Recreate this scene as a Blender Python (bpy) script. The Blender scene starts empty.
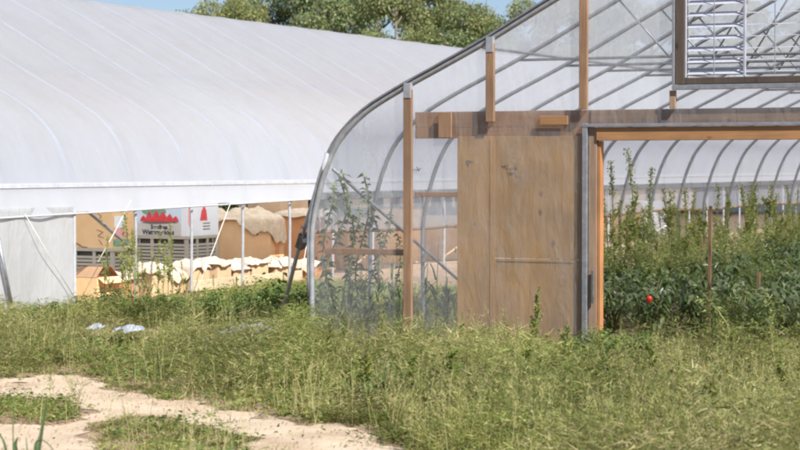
import bpy, math, random
import numpy as np
from mathutils import Vector, Matrix, Euler

# ------------------------------------------------------------------ camera, sky, sun, exposure
scene = bpy.context.scene
COL = scene.collection
CAMH = 2.07
YAW = math.radians(26.1)
PITCH = math.atan(60 / 2000)
cam_data = bpy.data.cameras.new('camera')
cam_data.sensor_width = 36.0
cam_data.lens = 90.0
cam_data.clip_start = 0.1
cam_data.clip_end = 3000
cam_data.dof.use_dof = True
cam_data.dof.focus_distance = 21.5
cam_data.dof.aperture_fstop = 4.2
cam = bpy.data.objects.new('camera', cam_data)
COL.objects.link(cam)
cam.location = (0, 0, CAMH)
cam.rotation_euler = (math.pi / 2 - PITCH, 0, YAW)
scene.camera = cam

SUN_EL = math.radians(46)
SUN_AZ = math.radians(-26)          # measured from +X towards +Y
SUN_DIR = Vector((math.cos(SUN_EL) * math.cos(SUN_AZ), math.cos(SUN_EL) * math.sin(SUN_AZ), math.sin(SUN_EL)))
world = bpy.data.worlds.new('World')
scene.world = world
world.use_nodes = True
wn = world.node_tree.nodes
wl = world.node_tree.links
sky = wn.new('ShaderNodeTexSky')
sky.sky_type = 'NISHITA'
sky.sun_disc = False
sky.sun_elevation = SUN_EL
sky.sun_rotation = math.pi / 2 - SUN_AZ
sky.air_density = 1.0
sky.dust_density = 0.15
sky.ozone_density = 2.5
bgn = wn['Background']
bgn.inputs['Strength'].default_value = 0.052
tintn = wn.new('ShaderNodeMix'); tintn.data_type = 'RGBA'; tintn.blend_type = 'MULTIPLY'; tintn.inputs[0].default_value = 1.0
tintn.inputs[7].default_value = (.92, .95, 1.14, 1)
wl.new(sky.outputs[0], tintn.inputs[6]); wl.new(tintn.outputs[2], bgn.inputs['Color'])
sun_data = bpy.data.lights.new('sun', 'SUN')
sun_data.energy = 5.0
sun_data.angle = math.radians(0.53)
sun_data.color = (1.0, 0.965, 0.915)
sun = bpy.data.objects.new('sun', sun_data)
COL.objects.link(sun)
sun.rotation_euler = SUN_DIR.to_track_quat('Z', 'Y').to_euler()
sun.location = SUN_DIR * 60
scene.view_settings.view_transform = 'Standard'
scene.view_settings.look = 'None'
scene.view_settings.exposure = 0.86
scene.view_settings.gamma = 1.0
scene.view_settings.use_curve_mapping = False
scene.render.engine = 'CYCLES'
cy = scene.cycles
cy.max_bounces = 12
cy.diffuse_bounces = 8
cy.transmission_bounces = 8
cy.transparent_max_bounces = 24
cy.caustics_reflective = False
cy.caustics_refractive = False
cy.filter_width = 2.1
cy.use_denoising = True
cy.denoiser = 'OPENIMAGEDENOISE'

random.seed(4)
RNG = np.random.default_rng(7)

# ------------------------------------------------------------------ photo pixel -> place
CAMROT = Euler((math.pi / 2 - PITCH, 0, YAW)).to_matrix()
CAMP = Vector((0, 0, CAMH))
def ray(px, py):
    return CAMROT @ Vector(((px - 400) / 2000, -(py - 225) / 2000, -1))
def on_z(px, py, z=0.0):
    d = ray(px, py); return CAMP + d * ((z - CAMH) / d.z)
def on_X(px, py, X):
    d = ray(px, py); return CAMP + d * (X / d.x)
def on_Y(px, py, Y):
    d = ray(px, py); return CAMP + d * (Y / d.y)
CR = np.array(CAMROT)
def project(P):
    q = (np.asarray(P, float) - np.array([0, 0, CAMH])) @ CR
    w = np.where(-q[..., 2] < 0.05, 0.05, -q[..., 2])
    return 400 + 2000 * q[..., 0] / w, 225 - 2000 * q[..., 1] / w, -q[..., 2]

def vnoise(x, y, seed=0):
    x = np.asarray(x, float); y = np.asarray(y, float)
    xi = np.floor(x).astype(np.int64); yi = np.floor(y).astype(np.int64)
    fx = x - xi; fy = y - yi
    fx = fx * fx * (3 - 2 * fx); fy = fy * fy * (3 - 2 * fy)
    def h(a, b):
        n = (a * 374761393 + b * 668265263 + seed * 1442695041) & 0x7fffffff
        n = ((n ^ (n >> 13)) * 1274126177) & 0x7fffffff
        n = n ^ (n >> 16)
        return (n & 0xffff) / 65535.0
    return (h(xi, yi) * (1 - fx) + h(xi + 1, yi) * fx) * (1 - fy) + (h(xi, yi + 1) * (1 - fx) + h(xi + 1, yi + 1) * fx) * fy
def fbm(x, y, seed=0, oct=3):
    s = 0; a = 1; t = 0
    for o in range(oct):
        s = s + a * vnoise(np.asarray(x) * 2 ** o, np.asarray(y) * 2 ** o, seed + 17 * o); t += a; a *= .5
    return s / t
def ground_h(x, y):
    return (fbm(np.asarray(x) * .45, np.asarray(y) * .45, 3) - .5) * .10 + (fbm(np.asarray(x) * 3, np.asarray(y) * 3, 5, 2) - .5) * .03
def gh(x, y):
    return float(ground_h(np.array([x]), np.array([y]))[0])

# ------------------------------------------------------------------ materials
MATS = {}
def new_mat(name):
    m = bpy.data.materials.new(name); m.use_nodes = True
    MATS[name] = m
    nt = m.node_tree
    return m, nt, nt.nodes, nt.links, nt.nodes['Principled BSDF']
def N(nodes, kind, **kw):
    n = nodes.new(kind)
    for k, v in kw.items():
        if k.startswith('_'): setattr(n, k[1:], v)
        else: n.inputs[k.replace('__', ' ')].default_value = v
    return n
def coords(nodes, links, scale=(1, 1, 1), kind='Object'):
    tc = nodes.new('ShaderNodeTexCoord'); mp = nodes.new('ShaderNodeMapping')
    mp.inputs['Scale'].default_value = scale
    links.new(tc.outputs[kind], mp.inputs['Vector'])
    return mp.outputs['Vector']
def ramp(nodes, links, fac, stops):
    r = nodes.new('ShaderNodeValToRGB')
    el = r.color_ramp.elements
    while len(el) < len(stops): el.new(0.5)
    for e, (p, c) in zip(el, stops):
        e.position = p; e.color = (c[0], c[1], c[2], 1)
    links.new(fac, r.inputs['Fac'])
    return r.outputs['Color']
def bump(nodes, links, height, strength, dist=0.01):
    b = nodes.new('ShaderNodeBump')
    b.inputs['Strength'].default_value = strength; b.inputs['Distance'].default_value = dist
    links.new(height, b.inputs['Height'])
    return b.outputs['Normal']

def simple(name, c1, c2, scale=6, rough=.7, metal=0.0, stretch=(1, 1, 1), bmp=.3, detail=6, dist=.004):
    m, nt, nd, lk, bs = new_mat(name)
    v = coords(nd, lk, stretch)
    n = N(nd, 'ShaderNodeTexNoise', Scale=scale, Detail=detail, Roughness=.62)
    lk.new(v, n.inputs['Vector'])
    lk.new(ramp(nd, lk, n.outputs['Fac'], [(.3, c1), (.7, c2)]), bs.inputs['Base Color'])
    bs.inputs['Roughness'].default_value = rough
    bs.inputs['Metallic'].default_value = metal
    if bmp: lk.new(bump(nd, lk, n.outputs['Fac'], bmp, dist), bs.inputs['Normal'])
    return m
def wood(name, c1, c2, axis, knots=True):
    m, nt, nd, lk, bs = new_mat(name)
    st = [1, 1, 1]; st[axis] = .045
    v = coords(nd, lk, tuple(st))
    n = N(nd, 'ShaderNodeTexNoise', Scale=60, Detail=9, Roughness=.6, Distortion=.6)
    lk.new(v, n.inputs['Vector'])
    col = ramp(nd, lk, n.outputs['Fac'], [(.28, c1), (.72, c2)])
    n2 = N(nd, 'ShaderNodeTexNoise', Scale=2.2, Detail=3)
    lk.new(coords(nd, lk), n2.inputs['Vector'])
    mx = nd.new('ShaderNodeMix'); mx.data_type = 'RGBA'; mx.blend_type = 'MULTIPLY'; mx.inputs[0].default_value = 1
    lk.new(col, mx.inputs[6]); lk.new(ramp(nd, lk, n2.outputs['Fac'], [(.3, (.74, .72, .70)), (.7, (1.08, 1.05, 1.0))]), mx.inputs[7])
    out = mx.outputs[2]
    if knots:
        vo = N(nd, 'ShaderNodeTexVoronoi', Scale=4.6)
        st2 = [1, 1, 1]; st2[axis] = .6
        lk.new(coords(nd, lk, tuple(st2)), vo.inputs['Vector'])
        mk = nd.new('ShaderNodeMix'); mk.data_type = 'RGBA'
        lk.new(ramp(nd, lk, vo.outputs['Distance'], [(.06, (1, 1, 1)), (.13, (0, 0, 0))]), mk.inputs[0])
        lk.new(out, mk.inputs[6]); mk.inputs[7].default_value = (c1[0] * .5, c1[1] * .45, c1[2] * .4, 1)
        out = mk.outputs[2]
    lk.new(out, bs.inputs['Base Color'])
    bs.inputs['Roughness'].default_value = .75
    lk.new(bump(nd, lk, n.outputs['Fac'], .3, .003), bs.inputs['Normal'])
    return m
def film(name, tr, transl, diff, gl, stretch, tint=(.93, .93, .95), wr=.35, grime=.15, wscale=5, gr_rough=.3, cloud=0.0):
    """thin polythene: part clear, part milky, part sheen"""
    m, nt, nd, lk, bs = new_mat(name)
    nd.remove(bs)
    out = nd['Material Output']
    v = coords(nd, lk, stretch)
    n = N(nd, 'ShaderNodeTexNoise', Scale=wscale, Detail=5, Roughness=.55, Distortion=.5)
    lk.new(v, n.inputs['Vector'])
    nrm = bump(nd, lk, n.outputs['Fac'], wr, .05)
    n2 = N(nd, 'ShaderNodeTexNoise', Scale=1.3, Detail=7, Roughness=.65)
    lk.new(coords(nd, lk, tuple(s * .6 + .4 for s in stretch)), n2.inputs['Vector'])
    g = 1 - grime
    colr = ramp(nd, lk, n2.outputs['Fac'], [(.32, (tint[0] * g, tint[1] * g * .995, tint[2] * g * .97)), (.6, tint)])
    T = nd.new('ShaderNodeBsdfTransparent'); T.inputs[0].default_value = (.97, .975, .98, 1)
    L = nd.new('ShaderNodeBsdfTranslucent'); D = nd.new('ShaderNodeBsdfDiffuse'); G = nd.new('ShaderNodeBsdfGlossy')
    G.inputs['Roughness'].default_value = gr_rough; G.inputs['Color'].default_value = (.9, .9, .92, 1)
    for b in (L, D):
        lk.new(colr, b.inputs['Color']); lk.new(nrm, b.inputs['Normal'])
    lk.new(nrm, G.inputs['Normal'])
    def mix(f, a, b):
        s = nd.new('ShaderNodeMixShader'); s.inputs[0].default_value = f
        lk.new(a, s.inputs[1]); lk.new(b, s.inputs[2]); return s.outputs[0]
    x = mix(diff / (diff + transl), L.outputs[0], D.outputs[0])
    x = mix(gl / (gl + diff + transl), x, G.outputs[0])
    x = mix(tr, x, T.outputs[0])
    if cloud:                              # clearness varies: milkier in soft streaks
        n3 = N(nd, 'ShaderNodeTexNoise', Scale=2.2, Detail=6, Roughness=.6, Distortion=1.2)
        lk.new(coords(nd, lk, (1.4, 1.0, .55)), n3.inputs['Vector'])
        mr = nd.new('ShaderNodeMapRange')
        mr.inputs[1].default_value = .3; mr.inputs[2].default_value = .7; mr.inputs[3].default_value = tr - cloud; mr.inputs[4].default_value = tr + cloud
        lk.new(n3.outputs['Fac'], mr.inputs[0]); lk.new(mr.outputs[0], x.node.inputs[0])
    lk.new(x, out.inputs['Surface'])
    return m
def leafmat(name, transl=.35, rough=.5, spec=.3):
    m, nt, nd, lk, bs = new_mat(name)
    at = nd.new('ShaderNodeAttribute'); at.attribute_name = 'tint'
    lk.new(at.outputs['Color'], bs.inputs['Base Color'])
    bs.inputs['Roughness'].default_value = rough
    bs.inputs['Specular IOR Level'].default_value = spec
    L = nd.new('ShaderNodeBsdfTranslucent')
    hs = N(nd, 'ShaderNodeHueSaturation', Saturation=1.15, Value=1.35)
    lk.new(at.outputs['Color'], hs.inputs['Color']); lk.new(hs.outputs[0], L.inputs['Color'])
    s = nd.new('ShaderNodeMixShader'); s.inputs[0].default_value = transl
    lk.new(bs.outputs[0], s.inputs[1]); lk.new(L.outputs[0], s.inputs[2])
    lk.new(s.outputs[0], nd['Material Output'].inputs['Surface'])
    return m

# ground and path
def soil(name, stops, sc, bmp):
    m, nt, nd, lk, bs = new_mat(name)
    v = coords(nd, lk)
    n = N(nd, 'ShaderNodeTexNoise', Scale=sc, Detail=10, Roughness=.7); lk.new(v, n.inputs['Vector'])
    n2 = N(nd, 'ShaderNodeTexNoise', Scale=60, Detail=4, Roughness=.6); lk.new(v, n2.inputs['Vector'])
    ad = N(nd, 'ShaderNodeMath', _operation='MULTIPLY_ADD'); ad.inputs[1].default_value = .35
    lk.new(n2.outputs['Fac'], ad.inputs[0]); lk.new(n.outputs['Fac'], ad.inputs[2])
    sb = N(nd, 'ShaderNodeMath', _operation='SUBTRACT'); sb.inputs[1].default_value = .17
    lk.new(ad.outputs[0], sb.inputs[0])
    lk.new(ramp(nd, lk, sb.outputs[0], stops), bs.inputs['Base Color'])
    bs.inputs['Roughness'].default_value = .95
    bs.inputs['Specular IOR Level'].default_value = .1
    lk.new(bump(nd, lk, ad.outputs[0], bmp, .03), bs.inputs['Normal'])
soil('ground_soil', [(.25, (.17, .115, .07)), (.5, (.27, .19, .125)), (.75, (.38, .28, .19))], 2.5, .5)
soil('path_soil', [(.20, (.24, .16, .10)), (.36, (.40, .30, .205)), (.54, (.51, .41, .295)), (.85, (.58, .48, .365))], 1.6, .9)

simple('galvanised', (.30, .31, .33), (.46, .47, .49), 14, .42, .75, bmp=.1)
simple('grey_pipe', (.27, .28, .29), (.40, .41, .42), 12, .5, .35, bmp=.1)
simple('hoop_steel', (.36, .37, .39), (.50, .51, .53), 14, .5, .3, bmp=.1)
simple('aluminium', (.36, .37, .42), (.47, .48, .54), 9, .5, .2, bmp=.08)
simple('rust_steel', (.10, .095, .09), (.22, .21, .20), 20, .55, .5)
wood('wood_z', (.20, .115, .065), (.31, .195, .118), 2)
wood('wood_x', (.18, .085, .034), (.28, .148, .064), 0)
wood('wood_y', (.33, .175, .075), (.52, .31, .15), 1)
wood('jamb_z', (.34, .145, .05), (.46, .22, .085), 2)
wood('jamb_x', (.30, .15, .06), (.43, .235, .105), 0)
wood('brown_wood_z', (.23, .15, .10), (.38, .27, .185), 2)
wood('old_wood_x', (.13, .076, .043), (.22, .14, .085), 0)
wood('plywood', (.25, .135, .042), (.345, .205, .074), 2)
wood('vent_wood', (.06, .043, .033), (.11, .082, .064), 2)
wood('plywood_pale', (.275, .15, .05), (.37, .222, .085), 2)
wood('pale_board', (.47, .37, .24), (.64, .53, .37), 1, False)
simple('ink', (.03, .025, .02), (.05, .04, .035), 9, .8, bmp=0)
simple('cardboard', (.70, .41, .20), (.82, .54, .29), 2.5, .85, bmp=.15)
simple('cardboard_peach', (.74, .46, .22), (.84, .56, .30), 1.6, .85, bmp=.12)
simple('cardboard_dark', (.46, .20, .075), (.58, .28, .12), 2.0, .85, bmp=.12)
simple('cardboard_tan', (.50, .32, .18), (.62, .44, .27), 2.4, .85, bmp=.15)
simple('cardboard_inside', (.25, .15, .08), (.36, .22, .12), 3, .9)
simple('card_stripe', (.66, .25, .10), (.74, .32, .15), 3, .85)
simple('printed_blue', (.56, .68, .76), (.68, .78, .84), 3, .6, bmp=.05)
simple('printed_white', (.76, .78, .80), (.86, .87, .88), 3, .6, bmp=.05)
simple('printed_red', (.66, .035, .05), (.78, .09, .10), 20, .6, bmp=.05)
simple('printed_pink', (.80, .30, .30), (.88, .42, .42), 16, .6, bmp=.05)
simple('printed_green', (.10, .24, .13), (.26, .44, .30), 12, .6, bmp=.05)
simple('printed_soil', (.16, .12, .09), (.26, .20, .15), 20, .7, bmp=.05)
simple('bin_plastic', (.42, .38, .30), (.56, .51, .41), 2.5, .6, bmp=.08)
simple('bin_slot_shade', (.10, .09, .075), (.15, .135, .11), 2.5, .8, bmp=.08)  # bin plastic darkened, shade inside the slots put into the colour
simple('burlap', (.48, .36, .23), (.66, .53, .38), 9, .95, bmp=.5)
simple('printed_grey', (.56, .53, .48), (.66, .63, .58), 3, .7, bmp=.05)
simple('cloth_white', (.35, .27, .20), (.50, .42, .34), 6, .9, bmp=.4)
simple('plastic_scrap', (.25, .275, .31), (.37, .395, .43), 7, .45, bmp=.4)
simple('rope', (.66, .62, .54), (.78, .74, .66), 30, .9, bmp=.3)
simple('bark', (.10, .08, .06), (.20, .165, .125), 7, .9, stretch=(1, 1, .25), bmp=.8, dist=.03)
simple('stem_green', (.16, .18, .06), (.25, .25, .09), 9, .7, bmp=.1)
simple('pepper_red', (.70, .03, .012), (.80, .06, .02), 5, .25, bmp=0)
simple('stake_wood', (.27, .16, .085), (.40, .25, .14), 14, .85, stretch=(1, 1, .2))
simple('strip_white', (.40, .41, .43), (.52, .53, .55), 9, .5, bmp=.05)
leafmat('grass', .42, .6, .15)
leafmat('leaf', .42, .5, .25)
leafmat('pepper_leaf', .25, .33, .5)
leafmat('tree_leaf', .30, .55, .2)
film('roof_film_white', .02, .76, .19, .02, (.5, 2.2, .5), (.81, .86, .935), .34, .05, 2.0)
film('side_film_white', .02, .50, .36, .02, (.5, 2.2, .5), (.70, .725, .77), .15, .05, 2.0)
film('roof_film_clear', .38, .58, .39, .03, (.6, 1.5, .6), (.93, .95, .985), .25, .05, 2.5)
film('gable_film', .76, .58, .34, .08, (1.2, 1.0, .5), (.92, .935, .965), .9, .08, 4.0, .22, .09)
film('curtain_film', .06, .50, .45, .05, (1.0, 1.0, .35), (.66, .67, .67), .7, .14, 6.0)

# ------------------------------------------------------------------ mesh building
class MB:
    def __init__(s):
        s.v = []; s.f = []
    def add(s, vs, fs):
        b = len(s.v); s.v.extend([tuple(p) for p in vs]); s.f.extend([tuple(i + b for i in f) for f in fs])
        return s
    def box(s, a, b):
        (x0, y0, z0), (x1, y1, z1) = a, b
        x0, x1 = min(x0, x1), max(x0, x1); y0, y1 = min(y0, y1), max(y0, y1); z0, z1 = min(z0, z1), max(z0, z1)
        e = min(.004, (x1 - x0) * .2, (y1 - y0) * .2, (z1 - z0) * .2)   # small chamfer
        vs = []
        for x, y, z in [(0, 0, 0), (1, 0, 0), (1, 1, 0), (0, 1, 0), (0, 0, 1), (1, 0, 1), (1, 1, 1), (0, 1, 1)]:
            X = x1 if x else x0; Y = y1 if y else y0; Z = z1 if z else z0
            sx = -e if x else e; sy = -e if y else e; sz = -e if z else e
            vs += [(X, Y + sy, Z + sz), (X + sx, Y, Z + sz), (X + sx, Y + sy, Z)]
        i = lambda c, k: c * 3 + k
        fs = [(i(0, 0), i(4, 0), i(7, 0), i(3, 0)), (i(1, 0), i(2, 0), i(6, 0), i(5, 0)),
              (i(0, 1), i(1, 1), i(5, 1), i(4, 1)), (i(3, 1), i(7, 1), i(6, 1), i(2, 1)),
              (i(0, 2), i(3, 2), i(2, 2), i(1, 2)), (i(4, 2), i(5, 2), i(6, 2), i(7, 2))]
        for a_, b_, k1, k2 in [(0, 4, 0, 1), (1, 5, 0, 1), (2, 6, 0, 1), (3, 7, 0, 1), (0, 1, 1, 2), (3, 2, 1, 2), (4, 5, 1, 2), (7, 6, 1, 2),
                               (0, 3, 0, 2), (1, 2, 0, 2), (4, 7, 0, 2), (5, 6, 0, 2)]:
            fs.append((i(a_, k1), i(b_, k1), i(b_, k2), i(a_, k2)))
        for c in range(8): fs.append((i(c, 0), i(c, 1), i(c, 2)))
        return s.add(vs, fs)
    def beam(s, p, q, w, h, up=(0, 0, 1)):
        p = Vector(p); q = Vector(q); d = (q - p).normalized()
        u = d.cross(Vector(up))
        if u.length < 1e-4: u = d.cross(Vector((0, 1, 0)))
        u.normalize(); t = u.cross(d).normalized()
        vs = []
        for c in (p, q):
            for a, b in ((-1, -1), (1, -1), (1, 1), (-1, 1)):
                vs.append(c + u * (a * w / 2) + t * (b * h / 2))
        return s.add(vs, [(0, 3, 2, 1), (4, 5, 6, 7), (0, 1, 5, 4), (1, 2, 6, 5), (2, 3, 7, 6), (3, 0, 4, 7)])
    def tube(s, pts, r, n=6, cap=True):
        pts = [Vector(p) for p in pts]
        rs = r if isinstance(r, (list, tuple)) else [r] * len(pts)
        vs = []; fs = []
        ref = None
        for k, p in enumerate(pts):
            d = (pts[min(k + 1, len(pts) - 1)] - pts[max(k - 1, 0)]).normalized()
            if ref is None:
                ref = Vector((0, 0, 1)) if abs(d.z) < .9 else Vector((1, 0, 0))
            u = d.cross(ref)
            if u.length < 1e-3: u = d.cross(Vector((0, 1, 0)))
            u.normalize(); w = u.cross(d).normalized(); ref = w
            for j in range(n):
                a = 2 * math.pi * j / n
                vs.append(p + (u * math.cos(a) + w * math.sin(a)) * rs[k])
        for k in range(len(pts) - 1):
            for j in range(n):
                fs.append((k * n + j, k * n + (j + 1) % n, (k + 1) * n + (j + 1) % n, (k + 1) * n + j))
        if cap:
            fs.append(tuple(reversed(range(n)))); fs.append(tuple(range((len(pts) - 1) * n, len(pts) * n)))
        return s.add(vs, fs)
    def grid(s, fn, nu, nv):
        vs = [fn(i / nu, j / nv) for i in range(nu + 1) for j in range(nv + 1)]
        fs = [(i * (nv + 1) + j, (i + 1) * (nv + 1) + j, (i + 1) * (nv + 1) + j + 1, i * (nv + 1) + j + 1) for i in range(nu) for j in range(nv)]
        return s.add(vs, fs)

def mesh_from(name, v, f, smooth=False, tint=None):
    me = bpy.data.meshes.new(name)
    if isinstance(f, np.ndarray):          # triangles, fast path
        nv = len(v); nf = len(f)
        me.vertices.add(nv); me.vertices.foreach_set('co', np.asarray(v, np.float32).ravel())
        me.loops.add(nf * 3); me.loops.foreach_set('vertex_index', f.astype(np.int32).ravel())
        me.polygons.add(nf)
        me.polygons.foreach_set('loop_start', np.arange(0, nf * 3, 3, dtype=np.int32))
        me.update(calc_edges=True)
    else:
        me.from_pydata([tuple(p) for p in v], [], f)
    if tint is not None:
        a = me.attributes.new('tint', 'FLOAT_COLOR', 'POINT')
        c = np.ones((len(v), 4), np.float32); c[:, :3] = tint
        a.data.foreach_set('color', c.ravel())
    if smooth:
        me.polygons.foreach_set('use_smooth', [True] * len(me.polygons))
    me.update()
    return me
def link(name, me, mat=None, parent=None, loc=(0, 0, 0), rz=0.0):
    o = bpy.data.objects.new(name, me)
    if me is not None and mat is not None and not me.materials:
        me.materials.append(MATS[mat])
    COL.objects.link(o)
    o.location = loc; o.rotation_euler = (0, 0, rz)
    if parent is not None: o.parent = parent
    return o
def tag(o, label=None, cat=None, group=None, kind=None):
    if label: o['label'] = label
    if cat: o['category'] = cat
    if group: o['group'] = group
    if kind: o['kind'] = kind
    return o
def thing(name, label, cat, loc=(0, 0, 0), rz=0.0, group=None):
    o = link(name, None, None, None, loc, rz)
    o.empty_display_size = .2
    return tag(o, label, cat, group)
def part(name, mb, mat, parent=None, smooth=False):
    """mesh written in world coordinates, hung under an unrotated parent chain"""
    off = Vector((0, 0, 0)); p = parent
    while p is not None:
        off += Vector(p.location); p = p.parent
    return link(name, mesh_from(name, [Vector(v) - off for v in mb.v], mb.f, smooth), mat, parent)
def copy_tree(o, parent=None):
    c = o.copy(); COL.objects.link(c); c.parent = parent
    for ch in list(o.children): copy_tree(ch, c)
    return c

# ------------------------------------------------------------------ leaves and blades (numpy)
def norm(a): return a / np.maximum(np.linalg.norm(a, axis=1, keepdims=True), 1e-9)
def leaves(P, D, L, W, col, droop=.3, fold=.25, rng=RNG):
    """pointed folded leaves: base, two sides, midrib, tip -> 4 triangles each"""
    n = len(P); D = norm(D)
    rnd = rng.normal(size=(n, 3)) * .5 + np.array([0, 0, 1.0])
    S = norm(np.cross(D, rnd)); U = norm(np.cross(S, D))
    L = np.broadcast_to(L, n)[:, None]; W = np.broadcast_to(W, n)[:, None]
    down = np.array([0, 0, -1.0]) * droop * L
    mid = P + D * L * .45 + down * .15
    V = np.stack([P, mid + S * W * .5 + U * W * fold, mid - S * W * .5 + U * W * fold, mid, P + D * L + down], 1)
    T = np.array([[0, 3, 1], [0, 2, 3], [1, 3, 4], [3, 2, 4]])
    F = (np.arange(n)[:, None, None] * 5 + T).reshape(-1, 3)
    return V.reshape(-1, 3), F, np.repeat(col, 5, 0)
def blades(P, H, W, lean, col, tipcol=None, rng=RNG, bend=.5):
    """grass blades: ribbon of three triangles"""
    n = len(P)
    a = rng.uniform(0, 2 * np.pi, n)
    d = np.stack([np.cos(a), np.sin(a), np.zeros(n)], 1)
    b = rng.uniform(0, 2 * np.pi, n)
    s = np.stack([np.cos(b), np.sin(b), np.zeros(n)], 1) * (np.broadcast_to(W, n) * .5)[:, None]
    H = np.broadcast_to(H, n)[:, None]; lean = np.broadcast_to(lean, n)[:, None]
    m = P + d * lean * H * .35 + np.array([0, 0, 1.0]) * H * .58
    t = P + d * lean * H * (1 + bend) + np.array([0, 0, 1.0]) * H * (1 - .35 * lean)
    V = np.stack([P - s, P + s, m - s * .8, m + s * .8, t], 1)
    T = np.array([[0, 1, 3], [0, 3, 2], [2, 3, 4]])
    F = (np.arange(n)[:, None, None] * 5 + T).reshape(-1, 3)
    C = np.repeat(col[:, None, :], 5, 1).copy()
    if tipcol is not None:
        C[:, 4] = tipcol; C[:, 2:4] = C[:, 2:4] * .5 + tipcol[:, None, :] * .5
    return V.reshape(-1, 3), F, C.reshape(-1, 3)
def merge(*sets):
    V = []; F = []; C = []; o = 0
    for v, f, c in sets:
        V.append(v); F.append(f + o); C.append(c); o += len(v)
    return np.concatenate(V), np.concatenate(F), np.concatenate(C)
def stuff(name, sets, mat, label, cat):
    v, f, c = merge(*sets)
    o = link(name, mesh_from(name, v, f, False, c), mat)
    return tag(o, label, cat, kind='stuff')
def pick(cols, n, rng=RNG, jit=.15, w=None):
    cols = np.array(cols, float)
    i = rng.choice(len(cols), n, p=w)
    return np.clip(cols[i] * (1 + rng.normal(size=(n, 1)) * jit) * (1 + rng.normal(size=(n, 3)) * jit * .3), .005, .9)

# ------------------------------------------------------------------ ground and path
OUTER = [(-500, 370), (0, 381), (40, 377), (80, 376), (103, 380), (112, 388), (135, 392), (165, 401), (200, 401), (235, 404), (262, 411),
         (285, 419), (300, 428), (330, 427), (355, 432), (400, 450), (500, 520), (620, 660), (60, 660), (-100, 520), (-500, 500)]
ISL = [[(-500, 400), (0, 404), (25, 403), (55, 405), (80, 407), (93, 413), (88, 421), (40, 424), (0, 424), (-500, 450)],
       [(85, 437), (95, 424), (130, 418), (165, 418), (195, 428), (225, 436), (262, 440), (250, 450), (300, 520), (450, 660), (250, 660), (140, 500), (100, 450)],
       [(205, 406), (228, 403), (262, 409), (268, 417), (240, 415)]]
def inpoly(x, y, poly):
    c = np.zeros(x.shape, bool); n = len(poly)
    for i in range(n):
        x0, y0 = poly[i]; x1, y1 = poly[(i + 1) % n]
        if y0 == y1: continue
        c ^= ((y0 > y) != (y1 > y)) & (x < (x1 - x0) * (y - y0) / (y1 - y0) + x0)
    return c
def path_mask(X, Y, amp=1.0):
    px, py, d = project(np.stack([X, Y, np.zeros_like(X)], -1))
    px = px + (fbm(X * 2.3, Y * 2.3, 21) - .5) * 40 * amp
    py = py + (fbm(X * 2.6, Y * 2.6, 31) - .5) * 11 * amp
    m = inpoly(px, py, OUTER) & (d > 5)
    for k in ISL: m &= ~inpoly(px, py, k)
    return m

def near_path_one(x, y, r=.5):
    a = np.linspace(0, 2 * np.pi, 8)
    return bool(path_mask(x + r * np.cos(a), y + r * np.sin(a)).any())

# one sheet out to the horizon: fine in the middle, coarse outside
def axis_lines(lo, hi, step, far):
    inner = list(np.arange(lo, hi + 1e-6, step))
    out = []; d = step
    x = lo
    while x > -far:
        d *= 1.6; x -= d; out.append(x)
    left = out[::-1]; out = []; d = step; x = hi
    while x < far:
        d *= 1.6; x += d; out.append(x)
    return np.array(left + inner + out)
gx = axis_lines(-26, 4, .15, 1500); gy_ = axis_lines(4, 45, .15, 1500)
GX, GY = np.meshgrid(gx, gy_, indexing='ij')
fade = np.clip((60 - np.hypot(GX + 8, GY - 22)) / 30, 0, 1)
GZ = ground_h(GX, GY) * fade - .03 * (1 - fade)
nu, nv = len(gx), len(gy_)
idx = np.arange(nu * nv).reshape(nu, nv)
q = np.stack([idx[:-1, :-1], idx[1:, :-1], idx[1:, 1:], idx[:-1, 1:]], -1).reshape(-1, 4)
tri = np.concatenate([q[:, [0, 1, 2]], q[:, [0, 2, 3]]])
g = link('ground', mesh_from('ground', np.stack([GX, GY, GZ], -1).reshape(-1, 3), tri, True), 'ground_soil')
tag(g, 'brown soil under the weeds around both hoop houses', 'ground', kind='structure')

st = .04
px_ = np.arange(-19, 3, st); py_ = np.arange(5, 24, st)
PX, PY = np.meshgrid(px_, py_, indexing='ij')
M = path_mask(PX, PY)
cells = M[:-1, :-1] & M[1:, :-1] & M[1:, 1:] & M[:-1, 1:]
idx = np.arange(PX.size).reshape(PX.shape)
q = np.stack([idx[:-1, :-1], idx[1:, :-1], idx[1:, 1:], idx[:-1, 1:]], -1)[cells]
used = np.unique(q); remap = -np.ones(PX.size, int); remap[used] = np.arange(len(used))
q = remap[q]
ix = np.clip(np.searchsorted(gx, PX) - 1, 0, len(gx) - 2); iy = np.clip(np.searchsorted(gy_, PY) - 1, 0, len(gy_) - 2)
tx = (PX - gx[ix]) / (gx[ix + 1] - gx[ix]); ty = (PY - gy_[iy]) / (gy_[iy + 1] - gy_[iy])
PZ = (GZ[ix, iy] * (1 - tx) + GZ[ix + 1, iy] * tx) * (1 - ty) + (GZ[ix, iy + 1] * (1 - tx) + GZ[ix + 1, iy + 1] * tx) * ty + .006
pv = np.stack([PX, PY, PZ], -1).reshape(-1, 3)[used]
p = link('path', mesh_from('path', pv, np.concatenate([q[:, [0, 1, 2]], q[:, [0, 2, 3]]]), True), 'path_soil')
tag(p, 'bare sandy dirt path with grassy islands in the foreground', 'path', kind='structure')

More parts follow.
